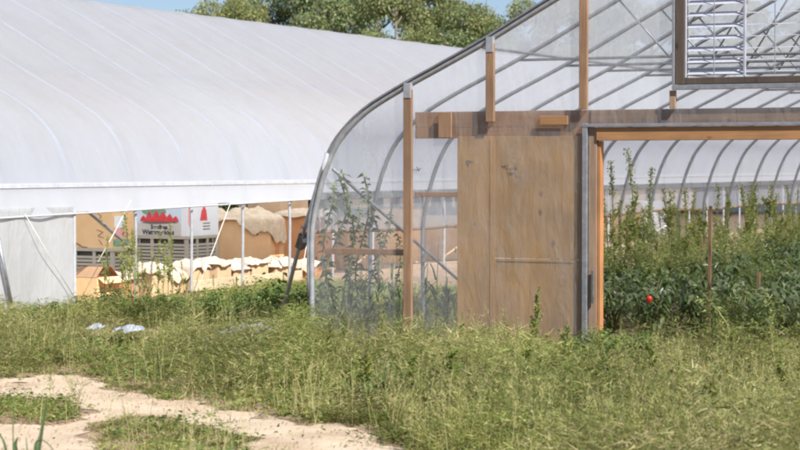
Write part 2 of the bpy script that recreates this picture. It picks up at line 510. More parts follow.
# ------------------------------------------------------------------ hoop houses
PROF0 = [(5.16, 0), (5.17, .7), (5.165, 1.3), (5.08, 1.72), (4.97, 2.05), (4.80, 2.36), (4.47, 2.67), (4.03, 2.92), (3.53, 3.16), (2.92, 3.46), (2.14, 3.88), (1.0, 4.47), (0, 4.93)]
def smooth_profile(P, per=4):
    out = []
    n = len(P)
    for i in range(n - 1):
        p0 = P[max(i - 1, 0)]; p1 = P[i]; p2 = P[i + 1]; p3 = P[min(i + 2, n - 1)]
        for k in range(per):
            t = k / per
            out.append(tuple(.5 * (2 * p1[j] + (p2[j] - p0[j]) * t + (2 * p0[j] - 5 * p1[j] + 4 * p2[j] - p3[j]) * t * t + (3 * p1[j] - p0[j] - 3 * p2[j] + p3[j]) * t ** 3) for j in (0, 1)))
    out.append(P[-1])
    return out
PROF = smooth_profile(PROF0)
PZs = [p_[1] for p_ in PROF]; PUs = [p_[0] for p_ in PROF]
def u_at(z): return float(np.interp(z, PZs, PUs))
def z_at(u): return float(np.interp(-abs(u), [-a for a in PUs], PZs))
def arch(cx, Y, hs=1.0, z0=-.15, off=0.0):
    left = [(cx - (u + off), Y, z * hs + off) for u, z in PROF]
    right = [(cx + (u + off), Y, z * hs + off) for u, z in PROF][::-1]
    left[0] = (cx - PROF[0][0], Y, z0); right[-1] = (cx + PROF[0][0], Y, z0)
    return left + right[1:]

YG = on_Y(590, 225, 20.39).y
BX = -5.96
W_B = 5.17
NB = 22; SB = 1.5
B = thing('hoop_house', 'clear plastic hoop house with wooden gable frame, plywood door and louvered vent', 'greenhouse', (BX, YG, 0))
AX = -21.97
HA = 1.045
A_Y0 = 25.25 - 1.58 * 7
NA = 46; SA = 1.58
A_Y1 = A_Y0 + SA * (NA - 1)
AW = AX + 5.165                        # its near side wall
A = thing('hoop_house', 'long white plastic hoop house with one side rolled up over stacked bins', 'greenhouse', (AX, A_Y0, 0))

def roof_film(cx, y0, y1, hoops, zlow, hs, off, amp, nper, seed):
    """film tight over the hoops and a little slack between them"""
    prof = [(u_at(zlow), zlow)] + [p_ for p_ in PROF if p_[1] > zlow + .05]
    line = [(-u, z) for u, z in prof] + [(u, z) for u, z in prof[::-1]][1:]
    ys = []
    for i in range(len(hoops) - 1):
        for k in range(nper): ys.append(hoops[i] + (hoops[i + 1] - hoops[i]) * k / nper)
    ys.append(hoops[-1]); ys = np.array(ys)
    vs = []
    ln = np.array(line); tg = np.gradient(ln, axis=0); nr = np.stack([-tg[:, 1], tg[:, 0]], 1); nr /= np.linalg.norm(nr, axis=1)[:, None]
    nr = np.where((nr[:, 1:2] < -.2), -nr, nr)
    nr[ln[:, 0] < 0] = np.where(nr[ln[:, 0] < 0][:, :1] > .05, -nr[ln[:, 0] < 0], nr[ln[:, 0] < 0])
    sp = hoops[1] - hoops[0]
    for k, (u, z) in enumerate(line):
        ph = (ys - hoops[0]) / sp
        sag = np.abs(np.sin(np.pi * ph)) ** .6
        w = (fbm(ys * 1.1 + k * .05, np.full_like(ys, k * .35), seed) - .5) * amp * .7 * sag - sag * amp
        for y, d in zip(ys, w):
            vs.append((cx + u + nr[k, 0] * (d + off), y, z * hs + nr[k, 1] * (d + off)))
    nyy = len(ys)
    fs = [(i * nyy + j, i * nyy + j + 1, (i + 1) * nyy + j + 1, (i + 1) * nyy + j) for i in range(len(line) - 1) for j in range(nyy - 1)]
    m = MB(); m.add(vs, fs); return m

# ---- white hoop house
hoopsA = [A_Y0 + SA * i for i in range(NA)]
for y in hoopsA: part('hoop', MB().tube(arch(AX, y, HA, z0=gh(AW, y) - .1), .024, 6), 'hoop_steel', A, True)
part('roof_cover', roof_film(AX, A_Y0, A_Y1, hoopsA, 1.72, HA, .036, .013, 10, 41), 'roof_film_white', A, True)
zr = 1.72 * HA
for s in (-1, 1):
    xr = AX + s * (u_at(1.72) + .045)
    part('hip_rail', MB().box((xr - .02, A_Y0, zr - .05), (xr + .025, A_Y1, zr + .012)), 'strip_white', A)
for u in (-3.0, 0.0, 3.0):
    zz = z_at(u) * HA - .055
    part('purlin', MB().tube([(AX + u, A_Y0, zz), (AX + u, A_Y1, zz)], .02, 6), 'galvanised', A)
def band(cx, side, y0, y1, zt, zb, seed, off, wav=.02, ny=220, nz=8):
    m = MB()
    def fn(a, b):
        y = y0 + (y1 - y0) * a; z1 = zb(y) + (float(fbm(np.array([y * .8]), np.array([seed]), seed)[0]) - .5) * .05
        z = zt + (z1 - zt) * b
        w = (float(fbm(np.array([y * 1.7]), np.array([b * 1.2 + seed]), seed + 3)[0]) - .5) * wav * (.3 + b)
        return (cx + side * (5.13 + off + .045 * b + w), y, z)
    return m.grid(fn, ny, nz)
zb_near = lambda y: 1.365 + (1.49 - 1.365) * (y - 21.95) / (30.95 - 21.95) if y < 31 else 1.49
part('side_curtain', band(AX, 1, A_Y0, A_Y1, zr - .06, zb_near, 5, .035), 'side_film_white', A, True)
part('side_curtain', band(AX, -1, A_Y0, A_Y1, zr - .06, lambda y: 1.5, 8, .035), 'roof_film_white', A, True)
# rolled hem tube at the foot of the curtain
part('roll_bar', MB().tube([(AW + .085, y, zb_near(y) - .012) for y in np.linspace(A_Y0, A_Y1, 40)], .016, 6), 'strip_white', A, True)
# hanging end panel of milky film at the left
Yp = on_X(73, 260, AW + .03).y
part('hanging_panel', MB().grid(lambda a, b: (AW + .055 + .018 * math.sin(a * 60) + .012 * math.sin(a * 23 + 2), A_Y0 + (Yp - A_Y0) * a, 1.45 * (1 - b) + .03), 150, 6), 'curtain_film', A, True)
part('panel_edge_strip', MB().box((AW + .03, Yp - .03, .03), (AW + .075, Yp + .015, 1.42)), 'strip_white', A)
# ropes and braces on the open side
def rope(mb, a, b, X, r=.006):
    p = on_X(a[0], a[1], X); q = on_X(b[0], b[1], X)
    return mb.tube([p, p.lerp(q, .5) + Vector((.0, .0, -.02)), q], r, 5)
for a, b, off in [((232, 199), (196, 293), .16), ((309, 232), (298, 290), .14), ((131, 200), (98, 262), .15), ((25, 214), (76, 300), .12)]:
    part('tie_rope', rope(MB(), a, b, AW + off), 'rope', A, True)
pq = on_X(84, 208, AW - .12), on_X(126, 244, AW - .12)
part('brace', MB().tube(pq, .026, 6), 'galvanised', A, True)
pq = on_X(-2, 238, AW + .12), on_X(13, 312, AW + .12)
part('brace', MB().tube(pq, .026, 6), 'galvanised', A, True)
for Y in (A_Y0, A_Y1):                 # end walls, outside the picture
    m = MB(); us = np.linspace(-5.1, 5.1, 41)
    vs = [(AX + u, Y, 0) for u in us] + [(AX + u, Y, z_at(u) * HA) for u in us]
    m.add(vs, [(i, i + 1, 42 + i, 41 + i) for i in range(40)])
    part('end_cover', m, 'roof_film_white', A)

# ---- clear hoop house
hoopsB = [YG + SB * i for i in range(NB)]
YB1 = hoopsB[-1]
for i, y in enumerate(hoopsB):
    rr = .036 if i == 0 else .026
    h = part('hoop', MB().tube(arch(BX, y), rr, 8 if i == 0 else 6), 'grey_pipe', B, True)
    zt = 3.30; ut = 3.2
    if i > 0:
        part('collar_tie', MB().tube([(BX - ut, y + .03, zt + .01), (BX + ut, y + .03, zt + .01)], .017, 5), 'galvanised', B, True)
        for s in (-1, 1):
            part('web_strut', MB().tube([(BX + s * 1.35, y + .045, zt), (BX + s * .45, y + .045, z_at(.45) - .02)], .013, 5), 'galvanised', B, True)
            part('web_strut', MB().tube([(BX + s * 1.35, y + .045, zt), (BX + s * 1.95, y + .045, z_at(1.95) - .02)], .013, 5), 'galvanised', B, True)
part('gable_channel', MB().tube(arch(BX, YG - .035, off=.03)[3:-3], .016, 5), 'galvanised', B, True)
part('roof_cover', roof_film(BX, YG, YB1, hoopsB, 1.72, 1.0, .034, .016, 5, 51), 'roof_film_clear', B, True)
for s in (-1, 1):
    xr = BX + s * (u_at(1.72) + .035)
    part('hip_rail', MB().box((xr - .02, YG, 1.66), (xr + .02, YB1, 1.75)), 'galvanised', B)
    part('side_curtain', band(BX, s, YG, YB1, 1.66, lambda y: 1.27 + .02 * math.sin(y), 11 + s, .03, .02, 150), 'roof_film_clear', B, True)
    part('roll_bar', MB().tube([(BX + s * 5.21, y, 1.265 + .02 * math.sin(y)) for y in np.linspace(YG, YB1, 50)], .022, 6), 'stake_wood', B, True)
    part('wind_brace', MB().tube([(BX + s * (u_at(2.0) - .05), YG + .1, 2.02), (BX + s * 5.10, YG + 4.4, .35)], .02, 6), 'grey_pipe', B, True)
for u in (-3.0, 0.0, 3.0):
    zz = z_at(u) - .045
    part('purlin', MB().tube([(BX + u, YG, zz), (BX + u, YB1, zz)], .018, 6), 'galvanised', B)

# gable, by photograph pixels on the gable plane
def gp(px, py, dy=0.0): return on_Y(px, py, YG + dy)
def gU(px, py=200): return gp(px, py).x - BX
def both(fn):
    fn(1); fn(-1)
z_beam_t = gp(500, 111).z; z_beam_b = gp(500, 138).z; z_head_b = gp(700, 140).z; z_mid = gp(700, 125).z
u_j = gU(590); u_open = gU(604)
z_v0 = gp(742, 77).z; z_v1 = z_v0 + .98; u_v = gU(686)           # vent opening half width (negative)
def fx(s, u): return BX + (u if s > 0 else -u)
def gable_cover():
    m = MB()
    us = sorted(set([-5.12, 5.12, u_j, -u_j, u_v, -u_v] + list(np.linspace(-5.1, 5.1, 69))))
    for a, b in zip(us[:-1], us[1:]):
        c = (a + b) / 2
        segs = []
        lo = z_mid if abs(c) < abs(u_j) else .02
        if abs(c) < abs(u_v): segs = [(lo, z_v0 - .07), (z_v1 + .07, None)]
        else: segs = [(lo, None)]
        for z0, z1 in segs:
            n = 10
            vs = []
            for k in range(n + 1):
                for u in (a, b):
                    zt = z_at(u) if z1 is None else z1
                    z = z0 + (zt - z0) * k / n
                    w = float(fbm(np.array([u * 1.6 + z * .6]), np.array([z * 1.1 - u * .3]), 77)[0]) - .5
                    vs.append((BX + u, YG - .012 + w * .018, z))
            m.add(vs, [(2 * k, 2 * k + 1, 2 * k + 3, 2 * k + 2) for k in range(n)])
    return m
part('gable_cover', gable_cover(), 'gable_film', B, True)
def gable_half(s):
    mb = lambda: MB()
    def bx(name, u0, u1, z0, z1, y0, y1, mat, parent=B):
        return part(name, MB().box((fx(s, u0), YG + y0, z0), (fx(s, u1), YG + y1, z1)), mat, parent)
    # studs outside the film, with steel caps at the arch
    for x0, x1, ztop in ((406, 414, None), (488, 496, None)):
        u0, u1 = gU(x0), gU(x1); zt = z_at((u0 + u1) / 2) - .06
        stud = bx('stud', u0, u1, .02 if x0 < 450 else z_beam_t - .12, zt, -.075, -.026, 'wood_z')
        bx('cap', u0 + .004, u1 - .004, zt - .10, zt + .07, -.082, -.022, 'grey_pipe', stud)
    u0, u1 = gU(581), gU(589)
    stud = bx('stud', u0, u1, z_beam_t + .003, z_at(u0) - .05, -.075, -.026, 'wood_z')
    # header behind the film: two boards left of the door
    bx('header_beam', gU(414), u_j, z_mid + .0006, z_beam_t, .026, .062, 'wood_x')
    bx('header_beam', gU(414), u_j, z_beam_b, z_mid - .0006, .029, .065, 'wood_x')
    bx('cleat', gU(440), gU(453), z_beam_b + .004, z_beam_t - .004, -.05, -.025, 'wood_z')
    bx('cleat', gU(541), gU(569), gp(550, 125).z, gp(550, 116).z, -.045, -.025, 'jamb_x')
    # rails between the studs
    bx('rail', gU(324), gU(407), gp(370, 255).z, gp(370, 249).z, .01, .05, 'wood_x')
    bx('rail', gU(414), gU(457), gp(435, 197).z, gp(435, 192).z, .01, .05, 'wood_x')
    # plywood closing panels behind the film
    bx('cover_strip', gU(490), gU(495), .03, z_beam_b - .006, -.0005, .0055, 'plywood_pale')
    p1 = bx('closing_panel', gU(457), gU(494), .03, z_beam_b + .02, .006, .022, 'plywood_pale')
    p2 = bx('closing_panel', gU(494) + .006, u_j - .004, gp(540, 259).z + .003, z_beam_b + .018, .006, .022, 'plywood')
    p3 = bx('closing_panel', gU(494) + .006, u_j - .004, .03, gp(540, 259).z - .003, .009, .025, 'plywood')
    bx('batten', gU(497), u_j - .004, gp(540, 262).z, gp(540, 260.6).z, .002, .0055, 'plywood')
    # door jamb and the steel channel that clamps the film
    bx('film_channel', gU(583.5), gU(588.5), .02, z_mid + .03, -.05, -.015, 'galvanised')
    bx('door_jamb', gU(589), gU(597), .02, z_mid - .016, -.012, .06, 'brown_wood_z')  # browner than the inner board beside it
    bx('door_jamb', gU(597.3), gU(600.5), .02, z_head_b - .004, .0, .10, 'jamb_z')
    if s > 0:
        lt = bx('latch', gU(593), gU(595.5), gp(594, 303).z, gp(594, 270).z, -.05, -.031, 'rust_steel')
        # grading stamps on the plywood
        for (x, y, par, dy) in ((470, 163, p1, .0045), (506, 168, p2, .0045), (513, 171, p2, .0045), (419, 170, None, -.026)):
            c = gp(x, y, dy); m = MB(); rr = random.Random(int(x))
            for k in range(4):
                a = c + Vector((rr.uniform(-.035, .035), 0, rr.uniform(-.025, .03)))
                pts = [a]
                for _ in range(4): pts.append(pts[-1] + Vector((rr.uniform(-.022, .022), 0, rr.uniform(-.022, .022))))
                for u, v in zip(pts[:-1], pts[1:]): m.beam(u, v, .003, .006, (0, 1, 0))
            part('stamp_mark', m, 'ink', par or B)
both(gable_half)
part('header_beam', MB().box((BX + u_j + .002, YG + .01, z_mid + .004), (BX - u_j - .002, YG + .05, z_beam_t)), 'old_wood_x', B)
part('door_header', MB().box((BX + gU(597), YG - .03, z_head_b), (BX - gU(597), YG + .10, z_mid - .014)), 'jamb_x', B)
part('film_channel', MB().box((BX + gU(583), YG - .055, z_mid - .012), (BX - gU(583), YG - .014, z_mid + .022)), 'galvanised', B)
# louvered vent
V = part('vent', MB().box((BX + u_v - .10, YG - .085, z_v0 - .07), (BX + u_v, YG + .05, z_v1 + .12))
         .box((BX - u_v, YG - .085, z_v0 - .07), (BX - u_v + .10, YG + .05, z_v1 + .12))
         .box((BX + u_v + .001, YG - .08, z_v0 - .068), (BX - u_v - .001, YG + .045, z_v0))
         .box((BX + u_v + .001, YG - .08, z_v1), (BX - u_v - .001, YG + .045, z_v1 + .10)), 'vent_wood', B)
part('flashing', MB().box((BX + u_v - .13, YG - .10, z_v0 - .125), (BX - u_v + .13, YG - .02, z_v0 - .075)), 'galvanised', V)
for x in (BX + u_v - .118, BX - u_v + .118):
    part('flashing', MB().box((x - .015, YG - .095, z_v0 - .07), (x + .015, YG - .02, z_v1 + .12)), 'galvanised', V)
for u, r in ((u_v + .012, .010), (0, .014), (-u_v - .012, .010)):
    part('mullion', MB().box((BX + u - r, YG - .075, z_v0), (BX + u + r, YG - .055, z_v1)), 'aluminium', V)
for u in (u_v * .5, -u_v * .5):
    part('link_rod', MB().tube([(BX + u, YG - .082, z_v0 + .01), (BX + u, YG - .082, z_v1 - .02)], .006, 5), 'galvanised', V)
k = 0; z = z_v0 + .06
while z < z_v1 - .02:
    for s, tilt in ((-1, 1.10), (1, 1.45)):
        u0, u1 = (u_v + .025, -.018) if s < 0 else (.018, -u_v - .025)
        t = tilt + random.uniform(-.04, .04)
        dz = math.cos(t) * .055; dyy = math.sin(t) * .055
        m = MB(); x0, x1 = BX + u0, BX + u1
        vs = []
        for x in (x0, x1):
            for a, th in ((-1, 0), (0, .004), (1, 0), (1, -.003), (0, .001), (-1, -.003)):
                vs.append((x, YG - .01 + a * dyy, z - a * dz * -1 + th))
        m.add(vs, [(j, (j + 1) % 6, 6 + (j + 1) % 6, 6 + j) for j in range(6)] + [(5, 4, 3, 2, 1, 0), (6, 7, 8, 9, 10, 11)])
        part('louver', m, 'aluminium', V)
    z += .122
u0 = gU(671); part('stud', MB().box((BX + gU(671), YG - .07, z_beam_t + .003), (BX + gU(677), YG - .026, z_v0 - .13)), 'brown_wood_z', B)
part('stud', MB().box((BX - gU(671), YG - .07, z_beam_t + .003), (BX - gU(677), YG - .026, z_v0 - .13)), 'brown_wood_z', B)
# far end cover
m = MB(); us = np.linspace(-5.1, 5.1, 41)
m.add([(BX + u, YB1, 0) for u in us] + [(BX + u, YB1, z_at(u)) for u in us], [(i, i + 1, 42 + i, 41 + i) for i in range(40)])
part('end_cover', m, 'roof_film_clear', B)

# roll-up crank leaning on the corner
cb = on_z(276, 334, 0.0); cb = Vector((cb.x, cb.y, gh(cb.x, cb.y)))
ct = gp(327, 154, -.09)
CK = thing('roll_up_crank', 'grey roll-up crank on a leaning guide pole at the hoop house corner', 'crank', cb)
part('guide_pole', MB().tube([cb - Vector((0, 0, .05)), cb.lerp(ct, .5) + Vector((-.02, 0, .0)), ct], .026, 8), 'hoop_steel', CK, True)
cm = cb.lerp(ct, .53)
ax = (ct - cb).normalized()
gb = part('gear_box', MB().beam(cm - ax * .10, cm + ax * .10, .09, .10, (0, 1, 0)), 'rust_steel', CK)
part('crank_handle', MB().tube([cm + Vector((.03, -.05, .03)), cm + Vector((.07, -.10, .05)), cm + Vector((.085, -.11, .16)), cm + Vector((.085, -.17, .17))], .013, 6), 'galvanised', gb, True)
part('clamp', MB().beam(cm + Vector((.05, -.02, .0)), cm + Vector((.155, -.02, .03)), .05, .12, (0, 1, 0)), 'aluminium', gb)

# ------------------------------------------------------------------ bins in the white hoop house
def frame_box(name, label, loc, rz, w, d, h, mat, t=.015, group=None, cat='box', open_top=True):
    T = thing(name, label, cat, loc, rz, group)
    for s in (-1, 1):
        m = MB().box((-w / 2, s * (d / 2 - t) if s < 0 else d / 2 - t, 0), (w / 2, s * d / 2, h)) if False else MB().box((-w / 2, min(s * d / 2, s * (d / 2 - t)), 0), (w / 2, max(s * d / 2, s * (d / 2 - t)), h))
        link('side_panel', mesh_from('side_panel', m.v, m.f), mat, T)
        m = MB().box((min(s * w / 2, s * (w / 2 - t)), -d / 2 + t + .001, 0), (max(s * w / 2, s * (w / 2 - t)), d / 2 - t - .001, h - .002))
        link('end_panel', mesh_from('end_panel', m.v, m.f), mat, T)
    m = MB().box((-w / 2 + t + .001, -d / 2 + t + .001, .002), (w / 2 - t - .001, d / 2 - t - .001, .02))
    link('base', mesh_from('base', m.v, m.f), mat, T)
    return T
def lpart(name, mb, mat, parent, smooth=False):
    return link(name, mesh_from(name, mb.v, mb.f, smooth), mat, parent)
def octa(R, k=8, squash=1.0):
    return [(R * math.cos(math.pi * (2 * j + 1) / k), R * squash * math.sin(math.pi * (2 * j + 1) / k)) for j in range(k)]
def octa_bin(label, loc, rz, R, h, mat, group=None, stripe=False):
    T = thing('bulk_bin', label, 'bulk bin', loc, rz, group)
    o = octa(R); i = octa(R - .02)
    for j in range(8):
        a, b = o[j], o[(j + 1) % 8]; c, d = i[(j + 1) % 8], i[j]
        m = MB(); vs = [(*q_, z) for z in (0, h) for q_ in (a, b, c, d)]
        m.add(vs, [(3, 2, 1, 0), (4, 5, 6, 7), (0, 1, 5, 4), (1, 2, 6, 5), (2, 3, 7, 6), (3, 0, 4, 7)])
        wp = lpart('wall_panel', m, mat, T)
        mid = Vector(((a[0] + b[0]) / 2, (a[1] + b[1]) / 2, 0)); n_ = mid.normalized(); t_ = Vector((-n_.y, n_.x, 0))
        for hz in (.22, .78):
            if j % 2 == 0:
                c0 = mid + n_ * .0025 + Vector((0, 0, h * hz))
                lpart('hand_hole', MB().beam(c0 - Vector((0, 0, .05)), c0 + Vector((0, 0, .05)), .028, .004, n_), 'ink', wp)
        if stripe and j == stripe:
            c0 = mid + n_ * .003
            lpart('printed_stripe', MB().beam(c0 + Vector((0, 0, .04)), c0 + Vector((0, 0, h * .68)), .14, .004, n_), 'card_stripe', wp)
    m = MB(); m.add([(x, y, .01) for x, y in i], [tuple(range(8))]); m.add([(x, y, .03) for x, y in i], [tuple(range(8))])
    lpart('base', m, mat, T)
    return T
def drape(name, label, loc, rz, outline, h, heap, hang, mat, seed, cat='cloth', group=None, na=72):
    """cloth heaped over a box top and hanging over its rim"""
    rr = random.Random(seed)
    ph = [rr.uniform(0, 6.28) for _ in range(6)]
    m = MB(); rings = 18
    def bound(a):
        best = 1e9
        n = len(outline)
        dx, dy = math.cos(a), math.sin(a)
        for j in range(n):
            x0, y0 = outline[j]; x1, y1 = outline[(j + 1) % n]
            ex, ey = x1 - x0, y1 - y0
            det = dx * (-ey) + dy * ex
            if abs(det) < 1e-9: continue
            t = (x0 * (-ey) + y0 * ex) / det
            u = (dx * y0 - dy * x0) / det
            if t > 0 and -1e-6 <= u <= 1 + 1e-6: best = min(best, t)
        return best
    vs = [(0, 0, h + heap * 1.1)]
    f1 = lambda x, y, sd: float(fbm(np.array([x + 50]), np.array([y + 50]), sd)[0]) - .5
    lop = rr.uniform(0, 6.28)
    for k in range(1, rings + 1):
        for j in range(na):
            a = 2 * math.pi * j / na
            ca, sa = math.cos(a), math.sin(a)
            rb = bound(a) + .012
            hg = hang * max(0.0, .75 + 2.6 * f1(ca * 2.2, sa * 2.2, seed) + .8 * math.cos(a - lop) + .5 * math.cos(2 * a + lop)) * (1 + .5 * f1(ca * 4, sa * 4, seed + 2))
            hg = max(hg, .015)
            t = k / rings
            if t <= .7:
                f = t / .7
                r = rb * f
                x, y = r * ca, r * sa
                z = h + .010 + heap * (1 - f ** 2) * (1 + 1.8 * f1(x * 4, y * 4, seed + 5)) + .07 * f1(x * 11, y * 11, seed + 7) * (1 - f ** 3)
                z = max(z, h + .006)
            else:
                f = (t - .7) / .3
                r = rb + .012 + .05 * f * (.5 + f1(ca * 6, sa * 6, seed + 9)) + .012 * f
                z = h + .004 - hg * f
            vs.append((r * ca, r * sa, z))
    fs = [(0, 1 + j, 1 + (j + 1) % na) for j in range(na)]
    for k in range(rings - 1):
        for j in range(na):
            p0 = 1 + k * na
            fs.append((p0 + j, p0 + na + j, p0 + na + (j + 1) % na, p0 + (j + 1) % na))
    m.add(vs, fs)
    o = link(name, mesh_from(name, m.v, m.f, True), mat, None, loc, rz)
    return tag(o, label, cat, group)
def rect(w, d): return [(-w / 2, -d / 2), (w / 2, -d / 2), (w / 2, d / 2), (-w / 2, d / 2)]

def harvest_bin(label, loc, w, d, h, group='slatted plastic harvest bins'):
    T = thing('harvest_bin', label, 'harvest bin', loc, 0, group)
    t = .03
    for sx in (-1, 1):
        for sy in (-1, 1):
            lpart('corner_post', MB().box((sx * w / 2 - (.06 if sx > 0 else 0), sy * d / 2 - (.06 if sy > 0 else 0), 0), (sx * w / 2 + (.06 if sx < 0 else 0), sy * d / 2 + (.06 if sy < 0 else 0), h)), 'bin_plastic', T)
    z = .10; row = 0
    zs = []
    while z < h - .16:
        zs.append(z); z += .058
    for sy in (-1, 1):                                   # long walls: slats with gaps and uprights
        m = MB()
        for z in zs: m.box((-w / 2 + .061, sy * (d / 2 - .012) - t / 2, z), (w / 2 - .061, sy * (d / 2 - .012) + t / 2 - .004, z + .042))
        for x in (-w / 6, w / 6): m.box((x - .03, sy * (d / 2 - .012) - t / 2 - .002, .08), (x + .03, sy * (d / 2 - .012) + t / 2 + .002, h - .02))
        lpart('slatted_wall', m, 'bin_plastic', T)
        m = MB()
        for z in zs: m.box((sy * (w / 2 - .012) - t / 2, -d / 2 + .061, z), (sy * (w / 2 - .012) + t / 2 - .004, d / 2 - .061, z + .042))
        for y in (-d / 6, d / 6): m.box((sy * (w / 2 - .012) - t / 2 - .002, y - .03, .08), (sy * (w / 2 - .012) + t / 2 + .002, y + .03, h - .02))
        lpart('slatted_wall', m, 'bin_plastic', T)
    lpart('rim', MB().box((-w / 2 - .012, -d / 2 - .012, h - .045), (w / 2 + .012, -d / 2 + .03, h + .004)).box((-w / 2 - .012, d / 2 - .03, h - .045), (w / 2 + .012, d / 2 + .012, h + .004))
          .box((-w / 2 - .012, -d / 2 + .031, h - .045), (-w / 2 + .03, d / 2 - .031, h + .004)).box((w / 2 - .03, -d / 2 + .031, h - .045), (w / 2 + .012, d / 2 - .031, h + .004)), 'bin_plastic', T)
    lpart('floor_tray', MB().box((-w / 2 + .062, -d / 2 + .062, .08), (w / 2 - .062, d / 2 - .062, .10)), 'bin_plastic', T)
    lpart('slot_shade', MB().box((-w / 2 + .065, -d / 2 + .065, .101), (w / 2 - .065, d / 2 - .065, h - .05)), 'bin_slot_shade', T)  # dark inner block paints the shade seen through the slots
    return T

# stack under the printed bin
c = on_X(187, 237, -18.2)                                    # its near corner at the top of the lower bin
hb = .85; w = 1.06; d_ = 1.0
bc = Vector((-18.2 - w / 2, c.y + d_ / 2, 0))
harvest_bin('beige slatted plastic bin under the watermelon carton', bc, w, d_, hb)
PB = frame_box('watermelon_carton', 'printed cardboard watermelon carton with red slices, on a slatted bin', (bc.x, bc.y, hb + .006), 0, w + .02, d_ + .02, .80, 'printed_white', cat='carton')
W2, D2 = w / 2 + .01, d_ / 2 + .01
lpart('printed_face', MB().box((-W2 + .01, -D2 - .004, .215), (W2 - .12, -D2 - .0005, .79)), 'printed_blue', PB)
lpart('printed_face', MB().box((-W2 + .01, -D2 - .0035, .005), (W2 - .12, -D2 - .0006, .212)), 'printed_grey', PB)
def poly_mark(name, pts, y, mat, parent, axis='y', th=.003):
    n = len(pts)
    if axis == 'y': vs = [(x, y, z) for x, z in pts] + [(x, y - th, z) for x, z in pts]
    else: vs = [(y, x, z) for x, z in pts] + [(y + th, x, z) for x, z in pts]
    fs = [tuple(range(n)), tuple(range(2 * n - 1, n - 1, -1))] + [(i, n + i, n + (i + 1) % n, (i + 1) % n) for i in range(n)]
    m = MB(); m.add(vs, fs); return lpart(name, m, mat, parent)
rr = random.Random(3)
def blob(cx, cz, rx, rz, n=14, j=.12):
    return [(cx + rx * math.cos(2 * math.pi * k / n) * (1 + rr.uniform(-j, j)), cz + rz * math.sin(2 * math.pi * k / n) * (1 + rr.uniform(-j, j))) for k in range(n)]
poly_mark('printed_melon', blob(-.12, .44, .25, .10), -D2 - .0045, 'printed_green', PB)
poly_mark('printed_soil', [(-.38, .225), (-.2, .20), (.1, .21), (.36, .225), (.30, .245), (-.3, .25)], -D2 - .0045, 'printed_soil', PB)
for k, (x, w_, h_) in enumerate([(-.34, .12, .13), (-.22, .16, .21), (-.08, .18, .24), (.06, .17, .22), (.19, .15, .17), (.31, .13, .12)]):
    poly_mark('printed_slice', [(x - w_ * .55, .25), (x + w_ * .55, .245), (x + w_ * .40, .255 + h_ * .35), (x + .01, .25 + h_ * .8), (x - w_ * .35, .255 + h_ * .42)], -D2 - .0078 - .0008 * k, 'printed_red', PB)
def lettering(txt, size, parent, x, z, y, mat='ink'):
    cu = bpy.data.curves.new('lettering', 'FONT'); cu.body = txt; cu.size = size; cu.align_x = 'CENTER'; cu.extrude = .0008; cu.offset = .004
    t = bpy.data.objects.new('lettering_source', cu); COL.objects.link(t)
    dg = bpy.context.evaluated_depsgraph_get()
    me = bpy.data.meshes.new_from_object(t.evaluated_get(dg))
    bpy.data.objects.remove(t)
    o = link('lettering', me, mat, parent, (x, y, z)); o.rotation_euler = (math.pi / 2, 0, 0)
    return o
lettering('Seedless', .10, PB, -.02, .12, -D2 - .006)
lettering('Watermelons', .115, PB, -.04, .028, -D2 - .006)
poly_mark('printed_slice', [(-.10, .26), (.14, .26), (.11, .42), (.04, .52), (-.05, .42)], W2 + .0005, 'printed_red', PB, 'x')
poly_mark('printed_slice', blob(-.42, .40, .06, .26, 10), W2 + .0005, 'printed_pink', PB, 'x')
for k in range(3):
    poly_mark('printed_line', [(.0, .20 - k * .05), (.22, .20 - k * .05), (.22, .22 - k * .05), (.0, .22 - k * .05)], W2 + .0005, 'printed_soil', PB, 'x')
# stack at the left behind the milky panel
c = on_X(113, 249, -18.2); w = 1.1
lc = Vector((-18.2 - w / 2, c.y + .34, 0)); hb = c.z
harvest_bin('beige slatted plastic bin under the tall peach cardboard box', lc, w, .68, hb)
LB = frame_box('cardboard_box', 'tall peach cardboard box with black marker scrawl, on a slatted bin', (lc.x, lc.y, hb + .006), 0, 1.04, .62, .82, 'cardboard_peach', cat='box')
def scrawl(parent, pts, y, wd=.014, x_off=0):
    m = MB()
    for (a, b), (c_, d2) in zip(pts[:-1], pts[1:]): m.beam((a, y, b), (c_, y, d2), .003, wd, (0, 1, 0))
    return lpart('marker_writing', m, 'ink', parent)
scrawl(LB, [(.24, .56), (.31, .52), (.27, .46), (.33, .44), (.30, .40), (.36, .38)], -.3125)
scrawl(LB, [(.22, .30), (.34, .26), (.24, .20), (.36, .17)], -.3125)
scrawl(LB, [(.26, .14), (.33, .05)], -.3125)
scrawl(LB, [(-.46, .09), (-.30, .11), (-.18, .08), (-.06, .02), (.04, .01)], -.3125, .035)
poly_mark('printed_label', [(-.26, .33), (.02, .33), (.02, .52), (-.26, .52)], .5205, 'printed_white', LB, 'x')
poly_mark('printed_label', [(-.28, .18), (.12, .16), (.10, .31), (-.28, .32)], .5205, 'printed_pink', LB, 'x')
poly_mark('printed_label', [(-.28, .02), (.2, .04), (.16, .14), (-.29, .15)], .5205, 'printed_green', LB, 'x')
# the big octagonal bin under burlap
c = on_X(251, 225, -18.45)
h8 = 1.10; R8 = .64
OC = Vector((-18.55, c.y + .1, 0))
octa_bin('large octagonal cardboard bin draped with burlap', OC, 0, R8, h8, 'cardboard', stripe=7)
drape('burlap_cloth', 'tan burlap heaped over the large octagonal cardboard bin', OC, 0, octa(R8), h8, .16, .22, 'burlap', 5, group=None)
